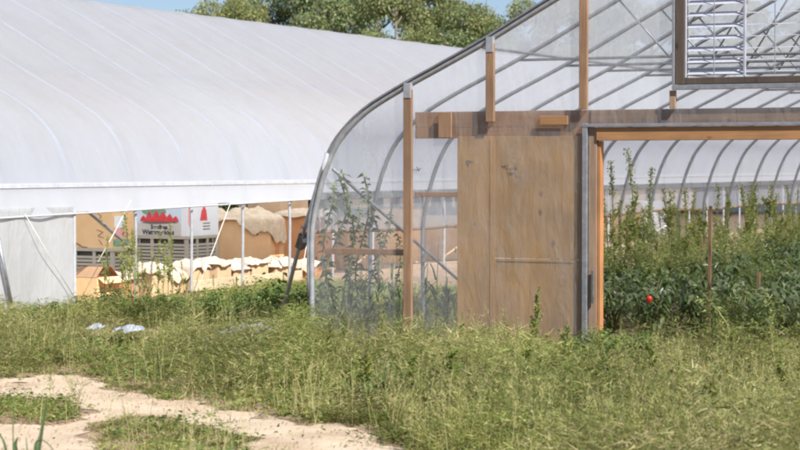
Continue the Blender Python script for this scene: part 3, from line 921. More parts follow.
# others behind and beside
c = on_X(278, 225, -20.3)
octa_bin('tall pale cardboard bin behind the burlap-covered bin', (-20.3, c.y, 0), .2, .62, 1.75, 'cardboard_tan')
c = on_X(303, 240, -18.7)
octa_bin('plain brown cardboard bin beside the burlap-covered bin', (-18.8, c.y + .3, 0), .1, .58, 1.14, 'cardboard_dark')
drape('burlap_cloth', 'small pale burlap lying on the plain brown cardboard bin', (-18.8, c.y + .3, 0), .1, octa(.58), 1.14, .06, .06, 'burlap', 15)
c = on_X(218, 225, -20.4)
octa_bin('cardboard bin in the back row, behind the watermelon carton', (-20.6, c.y, 0), .3, .6, 1.02, 'cardboard')
drape('burlap_cloth', 'burlap heaped on the back row bin behind the watermelon carton', (-20.6, c.y, 0), .3, octa(.6), 1.02, .18, .1, 'burlap', 25)
for k, (px, X, hh, mt) in enumerate([(350, -18.6, 1.0, 'cardboard_tan'), (395, -18.9, 1.12, 'cardboard'), (440, -18.6, .95, 'cardboard_tan'), (620, -18.6, 1.05, 'cardboard_tan'), (645, -18.6, 1.05, 'printed_white')]):
    c = on_X(px, 225, X)
    octa_bin('cardboard bin in the white hoop house, seen through the clear hoop house', (X, c.y, 0), .15 * k, .6, hh, mt, 'bins seen through the clear film')

# low row of boxes along the open side
rowX = -17.35
ys = [on_X(96, 300, rowX).y + .0]
nbox = 11
y1 = on_X(303, 290, rowX).y
for k in range(nbox):
    y = ys[0] + (y1 - ys[0]) * k / (nbox - 1)
    rr_ = random.Random(k * 7 + 1)
    w, d_, h_ = rr_.uniform(.46, .56), rr_.uniform(.46, .54), rr_.uniform(.30, .44)
    rz = rr_.uniform(-.15, .15)
    loc = (rowX + rr_.uniform(-.08, .08), y, gh(rowX, y) + .005)
    mt = ['cardboard_tan', 'cardboard_dark', 'cardboard_tan', 'cardboard_dark'][rr_.randrange(4)]
    if k == 0:
        T = frame_box('cardboard_box', 'open cardboard box with raised flaps at the end of the low row', loc, rz, w, d_, h_, 'cardboard')
        for s in (-1, 1):
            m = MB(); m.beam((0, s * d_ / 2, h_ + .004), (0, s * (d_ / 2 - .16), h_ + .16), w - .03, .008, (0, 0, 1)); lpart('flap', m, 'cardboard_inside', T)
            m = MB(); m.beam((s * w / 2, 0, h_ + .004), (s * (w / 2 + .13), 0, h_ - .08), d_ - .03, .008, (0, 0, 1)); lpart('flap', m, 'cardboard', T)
        continue
    frame_box('cardboard_box', 'low cardboard box under a cloth in the row along the open side', loc, rz, w, d_, h_, mt, group='low boxes along the open side')
    mt2 = ['cloth_white', 'cloth_white', 'burlap', 'cloth_white'][rr_.randrange(4)]
    white = mt2 == 'cloth_white'
    drape('sack_cloth', 'crumpled pale cloth over a low box along the open side' if white else 'tan burlap over a low box along the open side', loc, rz, rect(w, d_), h_, rr_.uniform(.04, .12), rr_.uniform(.05, .13), mt2, 60 + k, 'cloth',
          'pale cloths on the low boxes' if white else 'burlap cloths on the low boxes')
# plank lying in front of the row
a = on_X(190, 297, -17.0); b = on_X(301, 290, -17.0)
pl = part('plank', MB().box((-17.02, a.y, gh(-17, a.y) + .02), (-16.97, b.y, gh(-17, a.y) + .19)), 'pale_board')
tag(pl, 'pale wooden plank on edge in front of the low boxes', 'plank')

# crumpled plastic scraps in the grass
def scrap(px, py, w, d, label, seed):
    c = on_z(px, py, .16)
    rr = random.Random(seed)
    m = MB()
    def fn(a, b):
        x = (a - .5) * w; y = (b - .5) * d
        n = float(fbm(np.array([a * 5 + seed]), np.array([b * 5]), seed)[0])
        e = 1 - max(abs(a - .5), abs(b - .5)) * 1.1
        return (x + (n - .5) * .1, y + math.sin(a * 9 + seed) * .05, .03 + n * .15 * e + .04)
    m.grid(fn, 26, 20)
    o = link('plastic_sheet', mesh_from('plastic_sheet', m.v, m.f, True), 'plastic_scrap', None, (c.x, c.y, gh(c.x, c.y) + (.23 if px > 200 else .10)), YAW + rr.uniform(-.3, .3))
    tag(o, label, 'plastic scrap')
scrap(249, 343, .46, .8, 'crumpled pale blue plastic sheet in the grass near the crank pole', 3)
scrap(128, 333, .34, .4, 'small white crumpled plastic sheet in the grass', 6)
scrap(95, 331, .18, .3, 'scrap of white plastic beside the small crumpled sheet', 9)

# ------------------------------------------------------------------ plants as things
def plant_proto(name, stem_mb, sets, mat, stem_mat='stem_green'):
    v, f, c = merge(*sets)
    return mesh_from('stem', stem_mb.v, stem_mb.f, True), mesh_from('foliage', v, f, False, c), stem_mat, mat
def place_plant(name, proto, label, cat, loc, rz, sc, group, wide=1.0):
    T = thing(name, label, cat, loc, rz, group)
    T.scale = (sc * wide, sc * wide, sc)
    s, f, sm, fm = proto
    link('stem', s, sm, T); link('foliage', f, fm, T)
    return T
def tall_weed(seed, h=1.0, bushy=1.0, cols=None):
    rng = np.random.default_rng(seed)
    rr = random.Random(seed)
    m = MB(); P = []; D = []; L = []
    bend = (rr.uniform(-.08, .08), rr.uniform(-.08, .08))
    stem = [(bend[0] * t * t, bend[1] * t * t, h * t - .03) for t in np.linspace(0, 1, 6)]
    m.tube(stem, [.007, .006, .005, .004, .003, .002], 5)
    axes = [(stem, 1.0)]
    for k in range(int(7 * bushy)):
        t = rr.uniform(.2, .8); a = rr.uniform(0, 6.28); ln = h * rr.uniform(.18, .38) * (1.1 - t)
        b0 = Vector((bend[0] * t * t, bend[1] * t * t, h * t - .03))
        b1 = b0 + Vector((math.cos(a) * ln * .5, math.sin(a) * ln * .5, ln))
        m.tube([b0, b0.lerp(b1, .5) + Vector((math.cos(a), math.sin(a), 0)) * ln * .08, b1], [.004, .003, .0015], 4)
        axes.append(([b0, b0.lerp(b1, .5), b1], .6))
    for ax_, wt in axes:
        n = int(115 * wt * bushy)
        for _ in range(n):
            t = rr.uniform(.12, 1.0) ** .8
            i = min(int(t * (len(ax_) - 1)), len(ax_) - 2); q_ = Vector(ax_[i]).lerp(Vector(ax_[i + 1]), t * (len(ax_) - 1) - i)
            a = rr.uniform(0, 6.28)
            P.append(q_); D.append((math.cos(a), math.sin(a), rr.uniform(.5, 2.2)))
            L.append(rr.uniform(.035, .085) * (1.25 - .7 * t))
    P = np.array([tuple(p_) for p_ in P]); D = np.array(D); L = np.array(L) * (h ** .4)
    col = pick(cols or [(.30, .34, .105), (.40, .42, .15), (.25, .30, .09), (.46, .45, .20)], len(P), rng)
    sets = [leaves(P, D, L, L * .25, col, .35, .1, rng)]
    # seed spike: small scales near the tip
    n = 130
    t = rng.uniform(.74, 1.0, n)
    P2 = np.stack([bend[0] * t * t, bend[1] * t * t, h * t - .02], 1) + rng.normal(size=(n, 3)) * .010
    sets.append(leaves(P2, rng.normal(size=(n, 3)) + np.array([0, 0, .8]), .024, .010, pick([(.30, .30, .12), (.24, .27, .10)], n, rng), .1, .1, rng))
    return plant_proto('weed', m, sets, 'leaf')
GW = [(.24, .29, .085), (.31, .35, .12), (.20, .25, .07), (.38, .39, .16)]
WEEDS = [tall_weed(s, 1.0, b, c_) for s, b, c_ in ((1, 1.5, None), (2, .8, None), (3, 1.8, None), (4, 1.4, None), (5, .7, None), (6, .55, None), (7, .65, None), (8, 1.6, GW), (9, 1.3, GW))]
BUSH_COL = [(.09, .14, .036), (.12, .175, .045), (.075, .12, .034), (.17, .21, .07)]
def leafy_bush(seed, cols, leaf=.075, n=420, h=.7, R=.36, mat='leaf', droop=.5, width=.45):
    rng = np.random.default_rng(seed); rr = random.Random(seed)
    m = MB(); P = []; D = []
    for k in range(9):
        a = rr.uniform(0, 6.28); e = rr.uniform(.35, 1.0)
        tip = Vector((math.cos(a) * R * e, math.sin(a) * R * e, h * (1.05 - .35 * e) * rr.uniform(.75, 1.05)))
        b0 = Vector((0, 0, .0)); b1 = Vector((tip.x * .35, tip.y * .35, tip.z * .55))
        pts = [b0 - Vector((0, 0, .03)), b1, tip]
        m.tube(pts, [.009, .006, .003], 5)
        for _ in range(n // 9):
            t = rr.uniform(.25, 1.05) ** .7
            q_ = b0.lerp(b1, t * 2) if t < .5 else b1.lerp(tip, t * 2 - 1)
            q_ = q_ + Vector((rr.gauss(0, .05), rr.gauss(0, .05), rr.gauss(0, .045)))
            if q_.z < .03: q_.z = .03
            aa = rr.uniform(0, 6.28)
            P.append(tuple(q_)); D.append((math.cos(aa) + math.cos(a) * .5, math.sin(aa) + math.sin(a) * .5, rr.uniform(-.4, .6)))
    P = np.array(P); D = np.array(D)
    L = rng.uniform(.65, 1.3, len(P)) * leaf
    return plant_proto('bush', m, [leaves(P, D, L, L * width, pick(cols, len(P), rng), droop, .12, rng)], mat)
PEP_COL = [(.10, .145, .045), (.12, .175, .06), (.17, .215, .085), (.075, .115, .036), (.22, .25, .12)]
PEPPERS = [leafy_bush(20 + k, PEP_COL, .105, 300, .70, .38, 'pepper_leaf', .65, .42) for k in range(4)]
FINE = [leafy_bush(30 + k, [(.14, .19, .055), (.19, .235, .075), (.105, .15, .042), (.25, .27, .10)], .05, 750, .62, .38, 'leaf', .3, .4) for k in range(3)]
BUSH = [leafy_bush(40 + k, BUSH_COL + [(.14, .20, .055)], .06, 560, .5, .36, 'leaf', .3, .5) for k in range(3)]

MASS = [leafy_bush(50 + k, [(.30, .34, .11), (.38, .40, .15), (.24, .29, .09), (.45, .44, .2)], .05, 800, 1.0, .46, 'leaf', .25, .3) for k in range(2)]
rr = random.Random(11)
WL = 'tall spindly yellow-green weed along the open side inside the clear hoop house'
WG = 'tall weeds inside the clear hoop house'
y = YG + 6.2
while y < YB1 - 1:
    for _ in range(2):
        X = BX - rr.uniform(3.3, 4.95); yy = y + rr.uniform(-.2, .2)
        h = rr.choice([1.1, 1.25, 1.4, 1.5, 1.7]) * rr.uniform(.9, 1.08)
        place_plant('tall_weed', WEEDS[rr.choice([1, 4, 5, 6, 5, 6])], WL, 'weed', (X, yy, gh(X, yy)), rr.uniform(0, 6.28), h, WG, rr.uniform(1.0, 1.5))
    X = BX - rr.uniform(3.2, 4.9); yy = y + rr.uniform(-.2, .2)
    place_plant('bushy_weed', MASS[rr.randrange(2)], 'loose bushy yellow-green weed between the tall spindly weeds inside the clear hoop house', 'weed', (X, yy, gh(X, yy)), rr.uniform(0, 6.28), rr.uniform(.95, 1.4), 'bushy weeds inside the clear hoop house', rr.uniform(.9, 1.2))
    y += .36
for px, py, X in ((615, 158, -10.4), (638, 147, -10.2), (647, 165, -10.3), (690, 188, -10.5)):
    p_ = on_X(px, py, X)
    place_plant('tall_weed', WEEDS[5 + px % 2], 'tallest weed spires rising above the others inside the clear hoop house', 'weed', (X, p_.y, 0), rr.uniform(0, 6), p_.z, 'tallest weed spires')
PL = 'dark green pepper plant in the crop rows inside the clear hoop house'
FL = 'fine-leaved bright green bush among the crop rows inside the clear hoop house'
PEP_AT = on_z(650, 339, 0.0)
for X in (-9.7, -8.6, -7.5, -6.4, -5.3, -4.2, -3.1):
    y = YG + .7 + rr.uniform(0, .3)
    while y < YG + 20:
        xx = X + rr.uniform(-.14, .14); sc = rr.uniform(.85, 1.3)
        px, py, dd = project(np.array([xx, y, .4]))
        if 545 < px < 900 or (px <= 545 and 330 < px and y < YG + 5):
            fine = (rr.random() < (.6 if (px > 700 and y < YG + 6) else .34))
            if math.hypot(xx - PEP_AT.x, y - PEP_AT.y) < .5 or (dd < 24.2 and abs(px - 650) < 32):
                y += .5; continue
            if px < 610 and y < YG + 5 and rr.random() < .7:
                y += .5; continue
            if fine: place_plant('bushy_plant', FINE[rr.randrange(3)], FL, 'plant', (xx, y, gh(xx, y)), rr.uniform(0, 6.28), sc * 1.05, 'fine-leaved bushes in the crop rows')
            else: place_plant('pepper_plant', PEPPERS[rr.randrange(4)], PL, 'pepper plant', (xx, y, gh(xx, y)), rr.uniform(0, 6.28), sc, 'pepper plants in rows')
        y += .52
# the plant that carries a red pepper
pc = on_z(650, 339, 0.0)
RP = place_plant('pepper_plant', PEPPERS[1], 'pepper plant with one ripe red pepper, just inside the doorway', 'pepper plant', (pc.x, pc.y, gh(pc.x, pc.y)), 1.0, 1.15, 'pepper plants in rows')
m = MB(); m.tube([(0, 0, .0), (0, 0, -.012), (.004, 0, -.036), (.003, .004, -.062), (0, 0, -.075)], [.010, .028, .032, .024, .007], 10)
pp = lpart('ripe_pepper', m, 'pepper_red', RP, True)
kk = (Vector((RP.location.x, RP.location.y, 0)) - Vector((CAMP.x, CAMP.y, 0))).length
dpx = ray(649, 300); pw = CAMP + dpx * ((kk - .42) / math.hypot(dpx.x, dpx.y))
pp.location = Matrix.Rotation(-1.0, 4, 'Z') @ (pw + Vector((0, 0, .05)) - Vector(RP.location)) / 1.15
# stakes
for px, y0, y1, X in ((708.5, 206, 335, None), (757, 272, 318, None), (703, 236, 250, None)):
    base = on_z(px, {708.5: 338, 757: 326, 703: 300}[px], 0)
    d = ray(px, y0); top = CAMP + d * ((base - CAMP).dot(Vector((-math.sin(YAW), math.cos(YAW), 0))) / d.dot(Vector((-math.sin(YAW), math.cos(YAW), 0))))
    s_ = part('plant_stake', MB().beam((base.x, base.y, -.1), (base.x + .02, base.y, top.z), .035, .035), 'stake_wood')
    tag(s_, {708.5: 'tall brown wooden stake among the pepper plants', 757: 'short brown wooden stake among the fine-leaved bushes', 703: 'slim wooden stake beside the tall brown stake'}[px], 'stake')
# vines on the inside of the gable film
def vine(seed, h):
    rng = np.random.default_rng(seed); rr = random.Random(seed)
    m = MB(); x = 0; pts = []
    for t in np.linspace(0, 1, 9): pts.append((.07 * math.sin(t * 7 + seed), .03 * math.sin(t * 5), h * t - .02))
    m.tube(pts, .005, 5)
    n = 105
    t = rng.uniform(.06, 1, n)
    P = np.stack([np.interp(t, np.linspace(0, 1, 9), [q_[j] for q_ in pts]) for j in range(3)], 1)
    a = rng.uniform(0, 6.28, n)
    D = np.stack([np.cos(a), np.sin(a) * .4, rng.uniform(-.2, .5, n)], 1)
    L = rng.uniform(.03, .065, n)
    return plant_proto('vine', m, [leaves(P, D, L, L * .5, pick([(.08, .125, .05), (.11, .16, .065)], n, rng), .4, .1, rng)], 'leaf')
VN = [vine(s, 1.0) for s in (1, 2, 3)]
for k, (px, yt, dy) in enumerate([(330, 178, .14), (337, 165, .16), (347, 172, .2), (355, 200, .15), (362, 168, .3), (371, 195, .25), (385, 205, .4), (397, 230, .3)]):
    q_ = on_Y(px, 320, YG + dy); tp = on_Y(px, yt, YG + dy)
    place_plant('climbing_vine', VN[k % 3], 'dark leafy vine climbing inside the clear film at the gable corner', 'vine', (q_.x, q_.y, gh(q_.x, q_.y)), rr.uniform(-.4, .4), max(tp.z, .3), 'vines inside the gable film')
for k in range(16):
    px = rr.uniform(322, 455); q_ = on_Y(px, 320, YG + rr.uniform(.2, 1.0))
    place_plant('tall_weed', WEEDS[k % 5], 'green weed growing behind the clear gable film', 'weed', (q_.x, q_.y, gh(q_.x, q_.y)), rr.uniform(0, 6), rr.uniform(.5, 1.0), 'weeds behind the gable film')
def long_grass(seed):
    rng = np.random.default_rng(seed); m = MB(); vs = []; n = 14
    m.tube([(0, 0, -.02), (.01, 0, .45), (.03, .01, .9)], [.006, .004, .002], 5)
    V = []; F = []; C = []
    for k in range(n):
        a = rng.uniform(0, 6.28); z0 = rng.uniform(.0, .6); ln = rng.uniform(.3, .55); w_ = rng.uniform(.012, .022)
        d = np.array([math.cos(a), math.sin(a), 0]); sd = np.array([-math.sin(a), math.cos(a), 0]); b0 = len(V)
        for j in range(6):
            t = j / 5
            p_ = np.array([0, 0, z0]) + d * ln * t * .8 + np.array([0, 0, ln * (1.1 * t - 1.15 * t * t)])
            ww = w_ * (1 - t) ** .7 / 2 + .0008
            V += [p_ - sd * ww, p_ + sd * ww]
        c_ = pick([(.07, .12, .04), (.09, .15, .05)], 1, rng)[0]
        C += [c_] * 12
        for j in range(5):
            q_ = b0 + j * 2; F += [(q_, q_ + 1, q_ + 3), (q_, q_ + 3, q_ + 2)]
    return plant_proto('grass', m, [(np.array(V), np.array(F), np.array(C))], 'leaf')
LG = [long_grass(s_) for s_ in (1, 2, 3)]
for k, (px, dy, sc) in enumerate([(378, .25, 1.25), (392, .4, 1.4), (400, .2, 1.2), (425, .3, 1.2), (436, .5, 1.4), (448, .4, 1.1), (365, .5, 1.2)]):
    q_ = on_Y(px, 320, YG + dy)
    place_plant('grass_clump', LG[k % 3], 'long-bladed arching grass behind the clear gable film', 'grass clump', (q_.x, q_.y, gh(q_.x, q_.y)), rr.uniform(0, 6), sc, 'tall grasses behind the gable film')
# weeds outside
WO = 'tall feathery weed in front of the stacked bins'
for px, py, yt in ((104, 318, 235), (122, 320, 222), (132, 318, 212), (126, 322, 245), (140, 320, 250), (158, 320, 228), (168, 323, 222), (150, 320, 258), (110, 316, 250), (128, 316, 228), (163, 318, 240), (173, 321, 236), (136, 322, 232), (145, 321, 246), (185, 320, 262), (214, 322, 275), (236, 322, 280)):
    b = on_z(px, py, 0); d = ray(px, yt); f_ = Vector((-math.sin(YAW), math.cos(YAW), 0))
    h = (CAMP + d * ((b - CAMP).dot(f_) / d.dot(f_))).z
    place_plant('tall_weed', WEEDS[5 + px % 2], WO, 'weed', (b.x, b.y, gh(b.x, b.y)), rr.uniform(0, 6.28), max(h, .4), 'feathery weeds before the bins')
WD = 'upright weed with pale seed spike rising from the grass in front of the gable'
for px, py, yt in ((533, 358, 296), (463, 352, 318), (420, 350, 318), (505, 356, 330), (618, 372, 330), (655, 375, 335), (690, 380, 340), (740, 382, 345), (780, 380, 338), (565, 362, 328), (385, 350, 315), (600, 368, 330), (715, 370, 336), (345, 352, 318), (438, 356, 322), (478, 362, 326), (520, 368, 340), (545, 372, 338), (630, 384, 350), (668, 388, 352), (700, 392, 354), (727, 386, 350), (760, 390, 350), (792, 392, 352), (360, 362, 328), (405, 370, 338), (590, 385, 352), (650, 372, 338), (770, 372, 334)):
    b = on_z(px, py, 0); d = ray(px, yt); f_ = Vector((-math.sin(YAW), math.cos(YAW), 0))
    h = (CAMP + d * ((b - CAMP).dot(f_) / d.dot(f_))).z
    place_plant('tall_weed', WEEDS[(1, 7, 5, 8)[px % 4]], WD, 'weed', (b.x, b.y, gh(b.x, b.y)), rr.uniform(0, 6.28), max(h * 1.22, .4), 'spiked weeds before the gable')
BL = 'low leafy green weed bush in the strip before the white hoop house'
for px, py, sc in ((98, 320, .8), (112, 318, .9), (150, 322, .8), (170, 322, .7), (188, 324, .8), (210, 322, .8), (228, 325, .9), (246, 322, .85), (262, 324, .95), (288, 328, 1.2), (297, 324, 1.3), (303, 332, 1.0), (276, 322, .9), (60, 322, .6), (35, 325, .6), (135, 324, .8)):
    b = on_z(px, py, 0)
    place_plant('weed_bush', BUSH[px % 3], BL, 'bush', (b.x, b.y, gh(b.x, b.y)), rr.uniform(0, 6.28), sc, 'leafy weed bushes before the white hoop house')
for px, py, sc in ((590, 366, .8), (604, 362, .8), (640, 364, .8), (575, 368, .6)):
    b = on_z(px, py, 0)
    place_plant('weed_bush', BUSH[px % 3], 'dark leafy weed bush at the foot of the door jamb', 'bush', (b.x, b.y, gh(b.x, b.y)), rr.uniform(0, 6.28), sc, 'leafy weed bushes at the doorway')

rg = random.Random(31)
for k in range(34):
    px = rg.uniform(300, 840); py = rg.uniform(378, 448); b = on_z(px, py, 0)
    if path_mask(np.array([b.x]), np.array([b.y]))[0] or near_path_one(b.x, b.y): continue
    place_plant('weed_bush', BUSH[k % 3], 'broad-leaved green weed clump growing through the grass before the gable', 'bush', (b.x, b.y, gh(b.x, b.y)), rg.uniform(0, 6.28), rg.uniform(.45, .85), 'broad-leaved clumps in the grass', rg.uniform(1.0, 1.4))
for k in range(30):
    px = rg.uniform(330, 840); py = rg.uniform(384, 440); b = on_z(px, py, 0)
    if path_mask(np.array([b.x]), np.array([b.y]))[0] or near_path_one(b.x, b.y): continue
    place_plant('feathery_weed', WEEDS[(7, 8, 0, 3)[k % 4]], 'feathery green weed standing up out of the grass before the gable', 'weed', (b.x, b.y, gh(b.x, b.y)), rg.uniform(0, 6.28), rg.uniform(.42, .66), 'feathery weeds in the grass', rg.uniform(1.3, 2.0))
# tall grass clump close to the camera
f_ = Vector((-math.sin(YAW), math.cos(YAW), 0))
def at_depth(px, py, dist):
    d = ray(px, py); return CAMP + d * (dist / d.dot(f_))
DD = 10.5
base = at_depth(32, 640, DD); base.z = gh(base.x, base.y)
GC = thing('grass_clump', 'tall dark green grass clump with a nodding seed head beside the path', 'grass clump', base)
def blade_mesh(pts, wd):
    m = MB(); pts = [Vector(p_) for p_ in pts]
    side = Vector((math.cos(YAW), math.sin(YAW), 0)); vs = []
    for k, p_ in enumerate(pts):
        t = k / (len(pts) - 1); w_ = wd * (1 - t) ** .6 * (.6 + .4 * min(1, t * 5)) + .001
        vs += [p_ - side * w_ / 2, p_ + Vector((f_.x, f_.y, 0)) * w_ * .3, p_ + side * w_ / 2]
    n = len(pts)
    m.add(vs, [(k * 3 + j, k * 3 + j + 1, k * 3 + j + 4, k * 3 + j + 3) for k in range(n - 1) for j in (0, 1)])
    return m
MATS_c = simple('dark_blade', (.05, .09, .035), (.08, .13, .05), 8, .5)
def curve_px(pts, wd, name='blade'):
    b0 = base + Vector((0, 0, .0)); P = [b0] + [at_depth(x, y_, DD) for x, y_ in pts]
    sm = smooth_profile([(p_.x, p_.y) for p_ in P], 4); sz = smooth_profile([(p_.z, 0) for p_ in P], 4)
    return part(name, blade_mesh([(a[0], a[1], b_[0]) for a, b_ in zip(sm, sz)], wd), 'dark_blade', GC)
curve_px([(36, 470), (41, 435), (47, 398)], .036)
curve_px([(34, 462), (38, 440), (50, 446), (60, 462)], .018)
curve_px([(20, 470), (15, 447), (18, 437)], .042)
curve_px([(10, 470), (3, 440), (-8, 430)], .022)
curve_px([(16, 500), (13, 430), (15, 396)], .010)
curve_px([(30, 480), (28, 460), (26, 436)], .016)
# ------------------------------------------------------------------ grass and ground cover
def region(n, x0, x1, y0, y1, rng=RNG):
    return rng.uniform(x0, x1, n), rng.uniform(y0, y1, n)
def near_path(X, Y, r):
    m = np.zeros(X.shape)
    for a in np.linspace(0, 2 * np.pi, 8, endpoint=False):
        m += path_mask(X + r * math.cos(a), Y + r * math.sin(a))
    return m / 8
def keep_mask(X, Y):
    px, py, d = project(np.stack([X, Y, np.zeros_like(X)], -1))
    vis = (px > -130) & (px < 930) & (py < 545) & (d > 8)
    return vis, px, py, d
GREEN = [(.20, .235, .066), (.275, .295, .098), (.145, .18, .05), (.345, .34, .13)]
STRAW = [(.45, .40, .20), (.39, .35, .16), (.51, .455, .25), (.34, .29, .13)]
SCRAP_AT = [on_z(249, 352, 0), on_z(262, 350, 0), on_z(238, 350, 0), on_z(128, 341, 0), on_z(95, 339, 0)]
def door_low(px, py):                      # the growth is lower along the walls, by the door and round the plastic scraps
    f = 1 - .90 * np.clip((px - 515) / 40, 0, 1) * np.clip(((404 - 10 * np.clip((px - 630) / 40, 0, 1)) - py) / 24, 0, 1)
    f = f * (1 - .66 * np.clip((px - 296) / 16, 0, 1) * np.clip((545 - px) / 30, 0, 1) * np.clip((378 - py) / 16, 0, 1))
    f = f * (1 - np.clip((312 - px) / 12, 0, 1) * (.35 * np.clip((345 - py) / 10, 0, 1) + .4 * np.clip((322 - py) / 8, 0, 1)))
    for q_ in SCRAP_AT:
        qx, qy, _ = project(np.array([q_.x, q_.y, 0.0]))
        f = f * (1 - .72 * np.exp(-((px - qx) / 24) ** 2 - ((py - qy) / 9) ** 2))
    return f
def slivers(P, D, L, W, col, rng=RNG):
    """narrow one-triangle leaves"""
    n = len(P); D = norm(D)
    S = norm(np.cross(D, rng.normal(size=(n, 3)) + np.array([0, 0, .6])))
    L = L[:, None]; W = W[:, None]
    tip = P + D * L + np.array([0, 0, -.22]) * L
    V = np.stack([P - S * W * .5, P + S * W * .5, tip], 1)
    F = np.arange(n * 3).reshape(-1, 3)
    return V.reshape(-1, 3), F, np.repeat(col, 3, 0)
def allowed(X, Y, rng=RNG, leak=.03, inside=.4):
    vis, px, py, d = keep_mask(X, Y)
    k = vis | (rng.uniform(size=X.size) < .10)
    inB = (X > BX - 5.0) & (X < BX + 5.0) & (Y > YG + .15)
    k &= ~(inB & (rng.uniform(size=X.size) > inside))
    k &= ~(X < AW - .1)
    k &= ~(path_mask(X, Y) & (rng.uniform(size=X.size) > leak))
    return k
sets = []
# thin upright blades
X, Y = region(200000, -22, 4, 8, 31)
k = allowed(X, Y); X, Y = X[k], Y[k]; pm = path_mask(X, Y)
np1 = near_path(X, Y, .35); np2 = near_path(X, Y, .9)
clump = fbm(X * 1.6, Y * 1.6, 61)
H = (.05 + .30 * clump ** 1.8) * (1 - .7 * np.clip(np1 * 1.4, 0, 1)) * (1 - .4 * np2) * RNG.uniform(.45, 1.25, X.size)
_px, _py, _ = project(np.stack([X, Y, np.zeros_like(X)], -1))
H *= door_low(_px, _py)
H = np.where(pm, .03, H)
n = len(X)
dry = np.clip(.30 + .9 * (fbm(X * .9, Y * .9, 91) - .5), .04, .8)
col = np.where((RNG.uniform(size=n) < dry)[:, None], pick(STRAW, n), pick(GREEN, n))
tip = col * .7 + np.array([.38, .35, .15]) * .3
sets.append(blades(np.stack([X, Y, ground_h(X, Y) - .01], 1), H, RNG.uniform(.003, .007, n), RNG.uniform(.3, 1.3, n), col, tip))
# feathery mounds: each weed clump is a tangle of fine leaves on spreading stems
CX, CY = region(7200, -21, 4, 8, 30)
k = allowed(CX, CY, leak=.09, inside=.35); CX, CY = CX[k], CY[k]; m_ = len(CX)
cp = near_path(CX, CY, .5); cp2 = near_path(CX, CY, 1.1)
big = fbm(CX * .55, CY * .55, 141)
CHt = np.clip(.06 + .50 * np.clip((big - .26) * 2.3, 0, 1) ** 1.2 * RNG.uniform(.2, 1.4, m_), .05, .66) * (1 - .72 * np.clip(cp * 1.5, 0, 1)) * (1 - .35 * cp2)
_px, _py, _ = project(np.stack([CX, CY, np.zeros_like(CX)], -1))
CHt *= door_low(_px, _py)
CR_ = (.13 + .48 * CHt) * RNG.uniform(.75, 1.3, m_)
CT = RNG.uniform(.55, 1.25, m_) * (.42 + 1.05 * fbm(CX * .6, CY * 1.0, 161))
CDry = np.clip(.12 + 1.5 * (fbm(CX * .8, CY * .8, 151) - .5) + RNG.normal(size=m_) * .16, 0, .85)
cnt = (100 + 800 * (CR_ / .35) ** 2 * np.clip(CHt / .3, .4, 1.4)).astype(int)
cnt = np.minimum(cnt, 1050)
vis = keep_mask(CX, CY)[0]
cnt = np.where(vis, cnt, cnt // 3)
id_ = np.repeat(np.arange(m_), cnt); n = len(id_)
a = RNG.uniform(0, 2 * np.pi, n); rr_ = np.sqrt(RNG.uniform(0, 1, n)); t = RNG.uniform(.03, 1, n) ** .85
# leaves sit along stems that rise and lean outwards
rad = CR_[id_] * rr_ * (.35 + .65 * t)
zz = CHt[id_] * t * (1.05 - .55 * rr_ ** 2)
X = CX[id_] + np.cos(a) * rad + RNG.normal(size=n) * .012; Y = CY[id_] + np.sin(a) * rad + RNG.normal(size=n) * .012
ok = ~(path_mask(X, Y) & (RNG.uniform(size=n) > .25)) & (X > AW - .1)
b = a + RNG.normal(size=n) * 1.1
D = np.stack([np.cos(b), np.sin(b), RNG.uniform(.1, 3.4, n)], 1)
coarse = RNG.uniform(size=n) < .38
D[:, 2] = np.where(coarse, RNG.uniform(-.2, 1.1, n), D[:, 2])
L = np.where(coarse, RNG.uniform(.05, .13, n), RNG.uniform(.03, .09, n)) * (.75 + .8 * CHt[id_]); W = np.where(coarse, RNG.uniform(.006, .013, n), RNG.uniform(.0025, .0055, n))
dryl = RNG.uniform(size=n) < CDry[id_]
col = np.where(dryl[:, None], pick(STRAW, n), pick(GREEN, n)) * CT[id_][:, None]
P = np.stack([X, Y, ground_h(X, Y) + zz], 1)
sets.append(slivers(P[ok], D[ok], L[ok], W[ok], col[ok]))
# feathery plumes: slim upright weeds with short fine leaves all round
CX, CY = region(26000, -20, 4, 12, 24)
_px, _py, _ = project(np.stack([CX, CY, np.zeros_like(CX)], -1))
want = .10 + .9 * np.clip((_px - 290) / 160, 0, 1) * np.clip((_py - 335) / 18, 0.15, 1)
want *= np.clip(2.6 * (fbm(CX * .8, CY * .8, 171) - .34), 0, 1) * (1 - near_path(CX, CY, .9)) * door_low(_px, _py) ** 2
k = allowed(CX, CY, leak=0, inside=0) & (RNG.uniform(size=CX.size) < want) & (CY < YG - .1)
CX, CY = CX[k], CY[k]; m_ = len(CX)
PH = RNG.uniform(.25, .62, m_); per = 70
id_ = np.repeat(np.arange(m_), per); n = len(id_)
lx = RNG.normal(size=m_) * .14; ly = RNG.normal(size=m_) * .14
t = RNG.uniform(.1, 1, n) ** .8
a = RNG.uniform(0, 6.28, n)
wd = PH[id_] * (.22 * (1 - t) + .02) * RNG.uniform(.1, 1, n)
X = CX[id_] + lx[id_] * PH[id_] * t ** 2 * 2 + np.cos(a) * wd; Y = CY[id_] + ly[id_] * PH[id_] * t ** 2 * 2 + np.sin(a) * wd
P = np.stack([X, Y, ground_h(X, Y) + PH[id_] * t], 1)
D = np.stack([np.cos(a), np.sin(a), RNG.uniform(.3, 2.4, n)], 1)
col = pick(GREEN + STRAW[:2], n) * RNG.uniform(.85, 1.25, m_)[id_][:, None]
sets.append(slivers(P, D, RNG.uniform(.03, .075, n), RNG.uniform(.003, .007, n), col))
